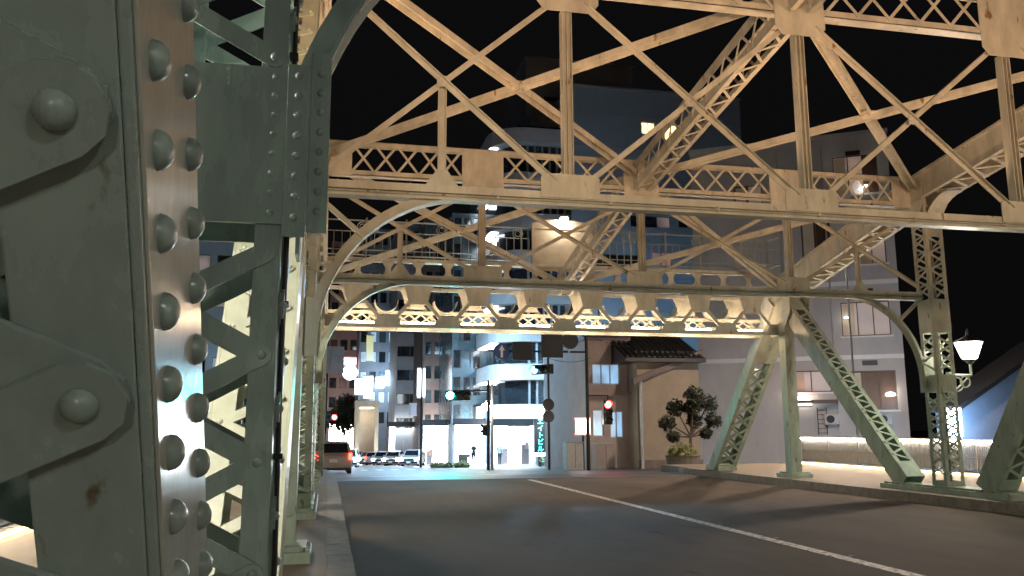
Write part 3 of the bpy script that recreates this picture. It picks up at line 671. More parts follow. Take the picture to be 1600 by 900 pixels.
t = thing('added_road_lamp', 'added road lamp hung from the bracing behind the camera', 'lamp')  # unseen lamp added to brighten the surfaces that face the camera
MB().box(5.1, 5.9, -9.3, -8.7, 6.75, 6.95).build('housing', GREYMETAL, t); MB().obox((5.5, -8.68, 6.8), (0.36, 0, 0), (0, 0.02, -0.02), (0, 0.16, 0.12)).build('lens', E_REAR, t); MB().tube((5.5, -9.0, 6.95), (5.5, -9.0, 9.0), 0.03, n=6).build('hanger', GREYMETAL, t)
# ---- floodlights standing on the sway-frame struts, aimed up at the bracing
def flood(x, y, z, target, e, label, ang=125):
    t = thing('floodlight', label, 'floodlight', 'floodlights on the struts')
    d = (V(target)-V((x, y, z))).normalized(); s = V((1, 0, 0)); u = d.cross(s).normalized()
    c = V((x, y, z+0.02))
    m = MB().obox(c-d*0.045, s*0.10, u*0.06, d*0.035); m.obox(c-d*0.005+u*0.065, s*0.10, u*0.004, d*0.012); m.box(x-0.02, x+0.02, y-0.26, y-0.03, z-0.08, z-0.05); m.build('housing', STEEL, t)
    MB().obox(c-d*0.008, s*0.09, u*0.05, d*0.002).build('lens', GLASS, t)
    light('flood_beam', 'SPOT', c+d*0.03, e, (1.0, 0.58, 0.31), t, 0.05, target, ang, 0.8)
WORDS = ['first', 'second', 'third', 'fourth', 'fifth']
for y, zt, e, nm in ((Y0, ZN1, 235, 'near'), (Y1, ZN2, 150, 'middle'), (Y2, ZN3, 34, 'far')):
    for i, k in enumerate((0.42, 0.93, 1.93, 2.93, 3.55)):
        flood(xk(k), y+0.36, ZS1, (xk(k), y+(4.6 if y < 5 else 2.4), zt+(0.2 if y < 5 else 1.0)), e, WORDS[i]+' floodlight from the left on the '+nm+' strut')
# small lamp above the portal panel
t = thing('panel_lamp', 'small bright lamp above the tan portal panel', 'lamp')
MB().lathe((XM-0.02, Y3-0.3, 8.02), [(0.06, 0), (0.13, 0.02), (0.13, 0.09), (0.05, 0.16)], 12).build('shade', GREYMETAL, t)
MB().lathe((XM-0.02, Y3-0.3, 7.97), [(0.08, 0), (0.12, 0.02), (0.12, 0.05)], 12).build('bulb', E_LANT, t)
MB().tube((XM-0.02, Y3-0.3, 8.17), (XM-0.02, Y3-0.02, 8.22), 0.015, n=6).build('arm', GREYMETAL, t)

# ---- bridge railings with lit hand rail
def fence(name, x, y0, y1, sg, label):
    t = thing(name, label, 'railing', 'railings of the bridge')
    MB().box(x-0.06, x+0.06, y0, y1, 1.30, 1.36).build('top_rail', RAILMETAL, t)
    MB().box(x-sg*0.055-0.025, x-sg*0.055+0.025, y0, y1, 1.265, 1.299).build('light_strip', E_LED, t)
    MB().box(x-0.2, x+0.2, y0, y1, ZD, ZD+0.10).build('base_kerb', STONE, t)
    MB().box(x-sg*0.235-0.015, x-sg*0.235+0.015, y0, y1, ZD+0.035, ZD+0.075).build('floor_light_strip', E_LEDF, t)
    n = int((y1-y0)/2)
    post = MB().box(-0.045, 0.045, -0.03, 0.03, ZD+0.1, 1.30).mesh('post', RAILMETAL)
    pk = MB()
    for i in range(24): pk.box(-0.012, 0.012, 0.06+i*1.88/23-0.022, 0.06+i*1.88/23+0.022, 0.40, 1.29)
    pk.box(-0.02, 0.02, 0.03, 1.97, 0.36, 0.40); pk.box(-0.022, -0.0125, 0.03, 1.97, 0.78, 0.81)
    pm = pk.mesh('picket_panel', RAILMETAL)
    for i in range(n):
        inst('post', post, Matrix.Translation((x, y0+2*i, 0)), t)
        inst('picket_panel', pm, Matrix.Translation((x, y0+2*i, 0)), t)
fence('railing', FR, 9, 33, 1, 'picket railing with glowing top rail along the right pavement')
fence('railing', FL, 5, 27, -1, 'picket railing with glowing base at the lower left')

# ================================================================== BACKGROUND
def facade(O, ux, Wd, z0, z1, rects, depth=0.18):
    """wall face with real openings; u along ux from O, returns MB of face + reveals"""
    us = sorted({0, Wd}|{r[0] for r in rects}|{r[1] for r in rects}); vs = sorted({z0, z1}|{r[2] for r in rects}|{r[3] for r in rects})
    nrm = V((ux.y, -ux.x, 0))                   # outward (towards camera)
    if nrm.y > 0: nrm = -nrm
    m = MB(); P = lambda u, v, d=0: V((O.x, O.y, 0))+ux*u+V((0, 0, v))-nrm*d
    for i in range(len(us)-1):
        for j in range(len(vs)-1):
            uc, vc = (us[i]+us[i+1])/2, (vs[j]+vs[j+1])/2
            if any(r[0] < uc < r[1] and r[2] < vc < r[3] for r in rects): continue
            m.add([P(us[i], vs[j]), P(us[i+1], vs[j]), P(us[i+1], vs[j+1]), P(us[i], vs[j+1])], [(0, 1, 2, 3)])
    for a, b, c, d in rects:
        for q in (((a, c), (a, d)), ((b, c), (b, d)), ((a, c), (b, c)), ((a, d), (b, d))):
            m.add([P(*q[0]), P(*q[1]), P(*q[1], depth), P(*q[0], depth)], [(0, 1, 2, 3)])
    return m, P, nrm
def building(name, label, O, ux, Wd, z0, z1, deep, wall, wins, fmat=WFRAME, group=None, roof=None, mull=True):
    """wins: (u0,u1,v0,v1,panemat[,n panes])"""
    ux = V((ux[0], ux[1], 0)).normalized(); O = V((O[0], O[1], 0))
    wins = [(min(a[0], a[1]), max(a[0], a[1]), min(a[2], a[3]), max(a[2], a[3]))+tuple(a[4:]) for a in wins]
    wins = [(max(a[0], 0.05), min(a[1], Wd-0.05), max(a[2], z0+0.05), min(a[3], z1-0.05))+a[4:] for a in wins]
    wins = [a for a in wins if a[1]-a[0] > 0.1 and a[3]-a[2] > 0.1]
    t = thing(name, label, 'building', group)
    m, P, nrm = facade(O, ux, Wd, z0, z1, [a[:4] for a in wins])
    # side, back and roof
    for q in (((0, z0, 0), (0, z1, 0), (0, z1, deep), (0, z0, deep)), ((Wd, z0, 0), (Wd, z1, 0), (Wd, z1, deep), (Wd, z0, deep)), ((0, z1, 0), (Wd, z1, 0), (Wd, z1, deep), (0, z1, deep)), ((0, z0, deep), (Wd, z0, deep), (Wd, z1, deep), (0, z1, deep))):
        m.add([P(*k) for k in q], [(0, 1, 2, 3)])
    m.build('wall', wall, t)
    pr = MB()
    for a, b in ((-0.08, 0.12), (deep-0.12, deep+0.08)):
        c = P(Wd/2, z1+0.12, (a+b)/2); pr.obox(c, ux*(Wd/2+0.08), nrm*(b-a)/2, V((0, 0, 0.12)))
    for a in (0.02, Wd-0.02): pr.obox(P(a, z1+0.12, deep/2), ux*0.1, nrm*(deep/2-0.125), V((0, 0, 0.118)))
    pr.build('parapet', roof or wall, t)
    for a in wins:
        u0, u1, v0, v1, pm = a[:5]; np2 = a[5] if len(a) > 5 else max(1, round((u1-u0)/1.3))
        fr = MB(); c = P((u0+u1)/2, (v0+v1)/2, 0.13); fw = 0.06
        for v in (v0+fw/2, v1-fw/2): fr.obox(P((u0+u1)/2, v, 0.13), ux*(u1-u0)/2, nrm*0.04, V((0, 0, fw/2)))
        for k in range(np2+1):
            u = u0+fw/2+(u1-u0-fw)*k/np2; fr.obox(P(u, (v0+v1)/2, 0.131), ux*fw/2, nrm*0.036, V((0, 0, (v1-v0)/2-fw)))
        wf = fr.build('window', fmat, t)
        for k in range(np2):
            ua, ub = u0+fw+(u1-u0-fw)*k/np2, u0+(u1-u0-fw)*(k+1)/np2
            pmk = random.choice(pm) if isinstance(pm, (list, tuple)) else pm
            MB().obox(P((ua+ub)/2, (v0+v1)/2, 0.15), ux*((ub-ua)/2+0.004), nrm*0.006, V((0, 0, (v1-v0)/2-fw+0.004))).build('pane', pmk, wf)
    return t, P, ux, nrm
def uv(O, ux, px, py):
    ux = V((ux[0], ux[1], 0)).normalized(); nrm = V((ux.y, -ux.x, 0)); d = ray(px, py); o = V((0, 0, EYE)); O = V((O[0], O[1], 0))
    k = (O-o).dot(nrm)/d.dot(nrm); p = o+d*k; return (p-O).dot(ux), p.z
def wrects(O, ux, lst):
    out = []
    for r in lst:
        a = uv(O, ux, r[0], r[1]); b = uv(O, ux, r[2], r[3]); out.append((a[0], b[0], a[1], b[1])+tuple(r[4:]))
    return out

# --- white building on the right
UB = V((0.845, -0.534, 0)); OB = at(1096, 690, 50.0); OB = (OB.x, OB.y)
wB = uv(OB, UB, 1408, 500)[0]; zB = uv(OB, UB, 1395, 205)[1]
wl = [(1300, 246, 1374, 300, [GLASSB, E_WINDIM, GLASS], 3), (1146, 292, 1192, 330, [GLASSB, E_WINDIM], 2), (1338, 362, 1386, 410, [GLASSB, E_WINDIM], 2), (1250, 340, 1300, 400, [GLASS, GLASSB], 2),
      (1313, 473, 1393, 523, [E_WINDIM, GLASS, GLASS], 3), (1324, 580, 1404, 640, [E_WINDIM, GLASSB, GLASSB], 3), (1236, 580, 1300, 612, [GLASSB, E_WINDIM], 2), (1232, 466, 1262, 520, [GLASS], 1)]
tB, PB, uxB, nB = building('apartment_building', 'large pale rendered building behind the right truss with brown windows', OB, UB, wB, -6, zB, 11, WHITEWALL, wrects(OB, UB, wl), WFRAME)
def onB(px, py, d=0.0):
    u, v = uv(OB, UB, px, py); return PB(u, v, -d)
for y_ in (438, 556):
    a, b = onB(1100, y_), onB(1405, y_); za = b.z
    MB().obox(PB(wB/2, za, -0.03), uxB*wB/2, nB*0.04, V((0, 0, 0.13))).build('band_course', SIGNWHITE, tB)
for px, py in ((1332, 240), (1352, 455), (1359, 567)):
    c = onB(px, py, 0.08); v = MB().obox(c, uxB*0.42, nB*0.06, V((0, 0, 0.14))).build('vent', BLACK, tB)
# window lamps, balcony sign and ladder on the white building
for px, py, s in ((1391, 616, 0.28), (1352, 292, 0.16), (1344, 297, 0.12), (1322, 497, 0.12)):
    c = onB(px, py, -0.05); MB().lathe(c+nB*0.3, [(0.03, -s*0.4), (s, -s*0.3), (s*0.8, s*0.3), (0.03, s*0.4)], 10).build('window_lamp', E_SIGNW, tB)
t = thing('balcony_sign', 'small lit white sign with a red edge on the pale building', 'sign')
c = onB(1251, 627, 0.5); MB().obox(c, uxB*0.62, nB*0.08, V((0, 0, 0.27))).build('face', E_SIGNW, t); MB().obox(c-V((0, 0, 0.32)), uxB*0.66, nB*0.1, V((0, 0, 0.045))).build('frame', BROWNB, t)
MB().obox(c-nB*0.3, uxB*0.05, nB*0.22, V((0, 0, 0.05))).build('bracket', DARKMETAL, t); MB().obox(c+V((0, 0, 0.30)), uxB*0.62, nB*0.09, V((0, 0, 0.03))).build('top_edge', E_REDTXT, t)
MB().obox(onB(1268, 628, 0.45), uxB*1.5, nB*0.40, V((0, 0, 0.10))).build('balcony', BROWNB, tB)
for px, py in ((1215, 470), (1412-30, 655), (1300, 425), (1300, 655)):
    c = onB(px, py, 0.22); v = MB().obox(c, uxB*0.42, nB*0.17, V((0, 0, 0.32))).build('air_conditioner', WFRAME_L, tB, bevel=0.02); MB().tube(c+nB*0.171-uxB*0.08, c+nB*0.18-uxB*0.08, 0.23, n=16).build('fan_grille', DARKMETAL, v)
for px in (1228, 1300):
    c = onB(px, 500, 0.07); MB().tube((c.x, c.y, -2), (c.x, c.y, zB-0.5), 0.05, n=8).build('downpipe', WFRAME_L, tB)
for r_ in wrects(OB, UB, wl)[:7]:
    u0, u1, v0, v1 = r_[:4]; MB().obox(PB((u0+u1)/2, min(v0, v1)-0.06, -0.06), uxB*(abs(u1-u0)/2+0.12), nB*0.1, V((0, 0, 0.05))).build('sill', SIGNWHITE, tB)
    cu = MB()
    for k in range(7): cu.obox(PB(min(u0, u1)+0.15+k*0.09, (v0+v1)/2, 0.11 if k % 2 else 0.118), uxB*0.05, nB*0.006, V((0, 0, abs(v1-v0)/2-0.1)))
    cu.build('curtain', BEIGEB, tB)
lad = MB()
for s in (-0.25, 0.25): lad.obox(onB(1285, 658, 0.12)+uxB*s, uxB*0.025, nB*0.025, V((0, 0, 0.8)))
for k in range(6): lad.obox(onB(1285, 658, 0.12)+V((0, 0, -0.7+k*0.27)), uxB*0.25, nB*0.015, V((0, 0, 0.015)))
lad.build('ladder', DARKMETAL, tB)
c = PB(wB-5, zB+0.24, 4); MB().obox(c+V((0, 0, 0.7)), uxB*0.8, nB*0.8, V((0, 0, 0.7))).build('roof_box', WHITEWALL, tB)

# --- traditional house and the rosy building at the near right corner
def groundY(Y): return gz(Y)
O4 = at(999, 728, 43.0); zg = gz(43)-0.3; w4 = at(1092, 600, 43.0).x-O4.x
t4, P4, u4, n4 = building('tiled_house', 'cream rendered house with a dark tiled roof near the junction', (O4.x, 43), (1, 0), w4, zg, at(1050, 556, 43).z, 9, CREAM, [], roof=ROOF)
MB().box(O4.x-0.05, O4.x+w4+0.05, 42.93, 42.99, zg, zg+0.75).build('plinth', PLINTH, t4)
ze, zr = at(1000, 558, 43).z, at(1000, 510, 43).z
rf = MB().prism([(O4.x-0.9, 42.2, ze-0.1), (O4.x-0.9, 47.5, zr+0.6), (O4.x-0.9, 52.7, ze-0.1), (O4.x-0.9, 52.7, ze-0.3), (O4.x-0.9, 42.2, ze-0.3)], (w4+1.0, 0, 0)).build('roof', ROOF, t4)
tl = MB().prism([(0, 42.18, ze-0.04), (0, 47.4, zr+0.66), (0, 47.4, zr+0.70), (0, 42.18, ze)], (0.14, 0, 0)).mesh('roof_tile_row', ROOF)
k = O4.x-0.85
while k < O4.x+w4+0.05: inst('roof_tile_row', tl, Matrix.Translation((k, 0, 0)), rf); k += 0.30
a, b = at(1095, 549, 42.6), at(993, 594, 42.6)
MB().prism([a+V((0.1, 0, 0.1)), b+V((-0.1, 0, 0.1)), b+V((-0.1, 0, -0.22)), a+V((0.1, 0, -0.22))], (0, 0.38, 0)).build('lean_to_roof', BROWNB, t4)
p = at(1003, 660, 42.8); MB().tube((p.x, 42.85, zg+0.1), (p.x, 42.85, b.z), 0.09, n=8).build('downpipe', WFRAME_L, t4)
O5 = at(917, 728, 44.5); w5 = at(984, 600, 44.5).x-O5.x; z5 = at(950, 532, 44.5).z
w5l = [(925, 568, 969, 601, E_WINB, 3), (926, 640, 944, 682, E_WINB, 1), (953, 642, 975, 684, E_WINB, 2)]
t5, P5, u5, n5 = building('corner_house', 'rosy grey two storey building with cool lit windows beside the tiled house', (O5.x, 44.5), (1, 0), w5, gz(44)-0.3, z5, 9, GREYRED, wrects((O5.x, 44.5), (1, 0), w5l), WFRAME_L, roof=BROWNB)
MB().obox(P5(w5/2, z5+0.35, -0.1), V((w5/2+0.4, 0, 0)), V((0, 0.5, 0)), V((0, 0, 0.07))).build('eaves', BROWNB, t5)
MB().obox(P5(w5/2, at(950, 617, 44.5).z, -0.25), V((w5/2, 0, 0)), V((0, 0.3, 0)), V((0, 0, 0.06))).build('canopy', GREYRED, t5)

# --- corner building with curved balconies, its tower and the shop at street level
YC = 70.0
Oc = at(771, 600, YC); xc1 = at(1184, 400, YC).x; flo = [at(790, y, YC).z for y in (652, 588, 528, 468, 408, 350, 285, 215)]
tc_ = thing('corner_building', 'tall pale corner building with curved balconies and lit soffits beyond the junction', 'building')
xr_ = at(893, 500, YC).x
def rounded(x0, x1, y0, r, n=8):
    return [(x1, y0), ]+[(x0+r-r*math.sin(a), y0+r-r*math.cos(a)) for a in [math.pi/2*i/n for i in range(n+1)]]+[(x0, y0+12), (x1, y0+12)]
zt_ = at(800, 188, YC).z
core = [(x, y) for x, y in rounded(Oc.x+1.0, xr_, YC+1.0, 2.6)]
MB().prism([(x, y, gz(YC)+3.2) for x, y in core], (0, 0, zt_-gz(YC)-3.2)).build('glazed_core', GLASS, tc_)
for i, z in enumerate(flo):
    pts = rounded(Oc.x, xr_, YC, 3.2)
    MB().prism([(x, y, z-0.25) for x, y in pts], (0, 0, 0.25)).build('balcony_slab', BALC, tc_)
    ring = MB(); rp_ = rounded(Oc.x, xr_, YC, 3.2)[:-1]
    for (xa, ya), (xb, yb) in zip(rp_, rp_[1:]):
        d = V((xb-xa, yb-ya, 0)).normalized(); nn = V((d.y, -d.x, 0)); nn = nn if nn.y < 0 or nn.x < 0 else -nn
        ring.obox(V(((xa+xb)/2, (ya+yb)/2, z+0.55))+nn*(-0.06), V((xb-xa, yb-ya, 0))/2, nn*0.06, V((0, 0, 0.548)))
    ring.build('balcony_parapet', BALC, tc_)
    if i > 0:
        MB().obox((Oc.x+0.52, YC+5.2, z-0.30), (0.34, 0, 0), (0, 3.0, 0), (0, 0, 0.04)).build('soffit_light', E_SOFFIT, tc_)
    for k in range(6):
        x = Oc.x+3.3+k*(xr_-Oc.x-3.5)/5
        if i < len(flo)-1: MB().box(x-0.09, x+0.09, YC+0.8, YC+0.99, z+0.002, flo[i+1]-0.26).build('mullion', GREYMETAL, tc_)
# flat panelled wing to the right
OW = at(897, 600, YC+2); wW = xc1-OW.x; zW = at(1100, 152, YC+2).z
wwl = [(985, 336, 1048, 357, [GLASS, E_WINDIM], 3), (1018, 393, 1050, 416, [E_WINR, E_WIN], 2), (930, 396, 1000, 425, GLASS, 4), (1145, 300, 1178, 330, GLASSB, 2), (1002, 190, 1024, 210, E_WIN, 2), (1038, 194, 1060, 222, E_WIN, 2), (1160, 216, 1182, 232, GLASS, 1), (1060, 340, 1075, 356, GLASS, 1)]
tw, PW, uW, nW = building('hotel_wing', 'panelled wing in blue-lit colour with a few lit windows behind the portal', (OW.x, YC+2), (1, 0), wW, gz(YC)-1, zW, 14, BLUELIT_WALL, wrects((OW.x, YC+2), (1, 0), wwl), WFRAME, roof=TOWER)
pm_ = MB()
jt = MB().obox((0, 0, 0), (wW/2, 0, 0), (0, 0.02, 0), (0, 0, 0.03)).mesh('panel_joint', TOWER)
z = 6.0
while z < zW-1: inst('panel_joint', jt, Matrix.Translation((OW.x+wW/2, YC+1.985, z)), tw); z += 3.1
OT = at(822, 200, YC+14); wT = at(990, 200, YC+14).x-OT.x; zT = at(900, 98, YC+14).z
tt, PT, uT, nT = building('tower_block', 'dark tower block rising behind the sway bracing', (OT.x, YC+14), (1, 0), wT, 10, zT, 10, TOWER, wrects((OT.x, YC+14), (1, 0), [(850, 150, 880, 160, GLASS, 2), (920, 150, 960, 160, GLASS, 3), (920, 210, 965, 222, GLASS, 3)]), WFRAME)
for px, py in ((935, 88), (955, 90)):
    c = at(px, py, YC+18); MB().tube((c.x, YC+18, zT), (c.x, YC+18, zT+1.6), 0.7, n=12).build('roof_tank', GREYMETAL, tt)
for i, px in enumerate((838, 852, 868)):
    c = at(px, 215+i*0, YC+3); MB().lathe((c.x, YC+4, zt_), [(1.3, 0), (1.4, 0.4), (0.9, 1.5+0.5*i), (0.3, 1.9+0.5*i)], 12).build('roof_dome', GREYMETAL, tc_)
# shop on the ground floor
def shop(name, label, px0, px1, Y, pytop, glow, shelves=True, right_post=True):
    t = thing(name, label, 'shop'); a, b = at(px0, 690, Y), at(px1, 690, Y); x0, x1 = a.x, b.x; g = gz(Y)+0.12; zt = at((px0+px1)/2, pytop, Y).z
    MB().box(x0, x1, Y+3.0, Y+3.1, g, zt).build('back_wall', glow, t); MB().box(x0, x1, Y+0.1, Y+3.0, zt-0.06, zt).build('ceiling', glow, t)
    MB().box(x0, x1, Y, Y+3.1, g-0.15, g).build('floor', SIGNWHITE, t)
    for x in (x0-0.1, x1-0.1): MB().box(x, x+0.2, Y, Y+3.1, g, zt).build('side_wall', GREYB, t)
    n = max(2, round((x1-x0)/1.6))
    for k in range(1, n): MB().box(x0+(x1-x0)*k/n-0.03, x0+(x1-x0)*k/n+0.03, Y+0.15, Y+0.21, g, zt-0.06).build('mullion', WFRAME_L, t)
    MB().box(x0-0.3, x1+0.3, Y-1.3, Y+0.1, zt, zt+0.14).build('canopy', GREYMETAL, t); MB().box(x0-0.3, x1+0.3, Y-1.36, Y-1.30, zt-0.08, zt+0.5).build('fascia', DARKMETAL, t)
    MB().box(x0+0.12, x1-0.12, Y+0.15, Y+0.21, zt-0.55, zt-0.50).build('transom', WFRAME_L, t)
    for k in range(n):
        if random.random() < 0.6: px_ = x0+(x1-x0)*(k+random.uniform(.25, .6))/n; MB().box(px_, px_+random.uniform(.3, .6), Y+0.12, Y+0.14, g+random.uniform(.8, 1.3), g+random.uniform(1.5, 2.1)).build('poster', random.choice((BLUESHEET, REDB, BEIGEB, GREYB)), t)
    if shelves:
        k = x0+0.5
        while k < x1-0.8:
            hgt = random.choice((0.9, 1.3, 1.6)); s = MB().box(k, k+random.uniform(.5, .9), Y+0.35, Y+0.75, g+0.002, g+hgt).build('display', random.choice((GREYB, BROWNB, BLUESHEET, DARKMETAL, REDB)), t); k += random.uniform(1.3, 2.6)
    return t, x0, x1, g, zt
shop('corner_shop', 'dazzling white lit shop on the ground floor of the corner building', 770, 838, 69, 664, E_SHOP)
shop('street_shop', 'white lit shop with grey canopy left of the crossing poles', 709, 764, 75, 663, E_SHOP)
shop('lantern_shop', 'lit shop with a round paper lantern in the doorway', 660, 707, 84, 664, E_SHOP2)
shop('far_shop', 'overexposed lit shop front beyond the parked white cars', 607, 655, 98, 666, E_SHOP)
shop('far_arcade', 'cluster of lit shop fronts far down the left of the street', 513, 553, 134, 662, E_SHOP2)
c = at(694, 677, 83.4); MB().lathe(c, [(0.1, -0.5), (0.45, -0.3), (0.52, 0), (0.45, 0.3), (0.1, 0.5)], 12).build('paper_lantern', E_SIGN, None, True, label='round white paper lantern hanging in the shop doorway', cat='lantern')

# --- buildings along the far street
def strip(O, wd, z0, z1, nu, floors, mats, fill=0.72, vf=0.55):
    out = []; h = (z1-z0)/floors
    for f_ in range(floors):
        for i in range(nu):
            u0 = (i+0.5-fill/2)*wd/nu; out.append((u0, u0+fill*wd/nu, z0+f_*h+h*0.25, z0+f_*h+h*(0.25+vf), mats, max(1, round(fill*wd/nu/1.6))))
    return out
def far_building(name, label, pxa, pxb, Y, pytop, wall, nu, floors, mats, zb=2.9, deep=12, fmat=WFRAME, vf=0.55, fill=0.72):
    a, b = at(pxa, 600, Y), at(pxb, 600, Y); wd = b.x-a.x; zt = at((pxa+pxb)/2, pytop, Y).z; g = gz(Y)-0.5
    return building(name, label, (a.x, Y), (1, 0), wd, g, zt, deep, wall, strip(None, wd, g+0.5+zb, zt, nu, floors, mats, fill, vf), fmat)
DK = [GLASS, GLASS, GLASS, GLASSB, E_WINB]
far_building('office_building', 'narrow dark glazed office building left of the curved balconies', 706, 768, 78.5, 338, GLASSF, 4, 8, [GLASS, GLASS, GLASSF], 3.2, fill=0.8, vf=0.7)
far_building('office_building', 'brown tiled building behind the white vertical sign', 662, 705, 88, 345, BROWNB, 3, 9, [GLASS, GLASS, GLASSF], 3.2)
far_building('office_building', 'grey banded office building right of the row of lit signs', 619, 661, 99, 350, GREYB, 1, 9, [GLASS, GLASSF], 3.4, fill=0.95, vf=0.45)
far_building('office_building', 'grey building behind the row of lit signs and the yellow sign', 560, 618, 118, 360, GREYB, 4, 10, [GLASS, GLASS, GLASSF, GLASS, E_WINB], 4.5)
far_building('office_building', 'reddish tiled building at the far end of the street', 512, 559, 150, 380, REDB, 3, 10, [GLASS, GLASS, GLASSB], 4)
far_building('office_building', 'dim building on the left side of the street behind the left truss', 380, 498, 125, 400, GREYB, 6, 8, [GLASS, GLASS, E_WINDIM], 4)
far_building('office_building', 'dark building seen between the left truss members', 60, 360, 75, 330, TOWER, 8, 6, [GLASS, GLASSB, GLASS, E_WINDIM], 4)
O_ = at(554, 640, 108); t = thing('entrance_hall', 'bright beige stone entrance under the row of lit signs', 'building')
x0, x1 = at(556, 640, 108).x, at(592, 640, 108).x; g = gz(108); zt = at(570, 636, 108).z
MB().box(x0, x0+0.5, 108, 109, g, zt).box(x1-0.5, x1, 108, 109, g, zt).build('pier', BEIGEB, t); MB().box(x0-0.1, x1+0.1, 107.9, 112, zt, zt+0.8).build('lintel', BEIGEB, t)
MB().box(x0, x1, 112, 112.2, g, zt).build('back_wall', BEIGEB, t); MB().box(x0+0.6, x1-0.6, 109.4, 110.6, zt-0.14, zt-0.02).build('ceiling_light', E_SIGNW, t)
# far right: sloping blue-lit building by the river
t = thing('riverside_house', 'blue lit gabled house at the far right behind the lantern', 'building')
a = at(1506, 690, 36); b = at(1700, 690, 36); zl, zr = at(1508, 636, 36).z, at(1640, 540, 36).z
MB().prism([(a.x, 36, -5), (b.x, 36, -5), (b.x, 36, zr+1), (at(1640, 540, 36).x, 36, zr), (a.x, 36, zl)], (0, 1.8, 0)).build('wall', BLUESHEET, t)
p, q = V((a.x-0.5, 35.6, zl-0.25)), V((at(1640, 540, 36).x, 35.6, zr+0.1))
MB().prism([p, q, q+V((0, 0, 0.25)), p+V((0, 0, 0.25))], (0, 2.2, 0)).build('roof', ROOF, t)
t = thing('blue_lit_sign', 'pale blue glowing upright sign beside the right laced post', 'sign'); a, b = at(1483, 682, 34.5), at(1501, 638, 34.5)
MB().box(a.x, b.x, 34.5, 34.75, a.z, b.z).build('face', E_BLUESIGN, t); MB().box(a.x-0.1, b.x+0.1, 34.52, 34.8, b.z, b.z+0.12).build('cap', GREYMETAL, t); MB().box((a.x+b.x)/2-0.08, (a.x+b.x)/2+0.08, 34.55, 34.7, -5, a.z).build('post', GREYMETAL, t)

# ================================================================== STREET FURNITURE
def pole(m, x, y, z0, z1, r=0.08): m.tube((x, y, z0), (x, y, z1), r, r*0.8, 10)
def signal_head(t, c, mat, lit, horizontal=True, face=V((0, -1, 0)), n=3, s=0.17, lname='lamp'):
    """housing with n lenses and visors; index lit glows"""
    side = V((0, 0, 1)).cross(face).normalized() if horizontal else V((0, 0, 1)); oth = V((0, 0, 1)) if horizontal else V((0, 0, 1)).cross(face).normalized()
    c = V(c); st = s*2.3
    MB().obox(c-face*(-0.0)-face*0.14, side*(st*n/2), face*0.14, oth*(s*1.35)).build('housing', BLACK, t, bevel=0.03)
    for i in range(n):
        p = c+side*((i-(n-1)/2)*st)
        MB().dome(p+face*0.002, face, s, 0.05, 16, 3).build('lens', mat if i == lit else BLACK, t, True)
        v = MB(); k = 9
        pts = [p+(side if horizontal else oth)*math.cos(a)*s*1.1+V((0, 0, 1))*math.sin(a)*s*1.1 for a in [math.pi*j/k for j in range(k+1)]]
        for j in range(k): v.add([pts[j], pts[j+1], pts[j+1]+face*0.22, pts[j]+face*0.22], [(0, 1, 2, 3)])
        o = v.build('visor', BLACK, t); sm = o.modifiers.new('solid', 'SOLIDIFY'); sm.thickness = 0.012
# pole with the green signal, pedestrian signal and street lamp
c = at(763, 735, 46); g = gz(46); zt = at(763, 603, 46).z
t = thing('traffic_signal', 'traffic signal glowing green on a long arm in front of the dark office building', 'traffic light')
m = MB(); pole(m, c.x, 46, g, zt+0.3, 0.09); gs = at(704, 618, 46); m.tube((c.x, 46, at(763, 611, 46).z), (gs.x+0.1, 46, at(763, 611, 46).z), 0.045, n=8); m.build('pole', DARKMETAL, t)
signal_head(t, gs+V((0.42, 0, 0)), E_GREEN, 0, s=0.20)
ps = at(757, 672, 45.8); t2 = thing('pedestrian_signal', 'small dark pedestrian signal box below the green signal arm', 'traffic light')
signal_head(t2, ps, E_RED, 5, horizontal=False, n=2, s=0.13, face=V((-0.8, -0.6, 0)).normalized()); MB().tube(ps, (c.x, 46, ps.z), 0.03, n=6).build('bracket', DARKMETAL, t2)
c2 = at(769, 735, 46.6); t = thing('street_lamp', 'grey street lamp post with a warm glowing head at the crossing', 'street lamp')
m = MB(); pole(m, c2.x, 46.6, gz(46.6), at(769, 600, 46.6).z, 0.085); lp = at(759, 636, 46.4); m.tube((c2.x, 46.6, lp.z+0.35), (lp.x, 46.4, lp.z+0.35), 0.03, n=6); m.tube((lp.x, 46.4, lp.z+0.35), (lp.x, 46.4, lp.z+0.15), 0.03, n=6); m.build('post', GREYMETAL, t)
MB().lathe(lp, [(0.08, -0.2), (0.2, -0.1), (0.23, 0.05), (0.1, 0.2)], 12).build('globe', E_STREET, t, True)
# gantry pole with blue arrow sign and backs of other signs
Yg = 40.0; c3 = at(918, 640, Yg); za = at(840, 549, Yg).z; g = gz(Yg)
t = thing('sign_gantry', 'dark sign pole with a long arm over the far carriageway', 'pole')
m = MB(); pole(m, c3.x, Yg, g, at(918, 520, Yg).z, 0.10); xa = at(764, 549, Yg).x; m.tube((c3.x, Yg, za), (xa, Yg, za), 0.05, n=8); m.build('pole', DARKMETAL, t)
t = thing('arrow_sign', 'round blue sign with a white upward arrow on the gantry arm', 'sign')
sg = at(784, 549, Yg-0.12); r = 0.40
MB().tube(sg, sg+V((0, 0.03, 0)), r, n=28).build('disc', SIGNBLUE, t)
MB().prism([sg+V((x, -0.012, z)) for x, z in ((-0.055, -0.29), (0.055, -0.29), (0.055, 0.05), (0.15, 0.05), (0, 0.31), (-0.15, 0.05), (-0.055, 0.05))], (0, 0.010, 0)).build('arrow', SIGNWHITE, t)
MB().box(sg.x-0.04, sg.x+0.04, sg.y+0.03, Yg-0.05, za-0.04, za+0.04).build('clamp', DARKMETAL, t)
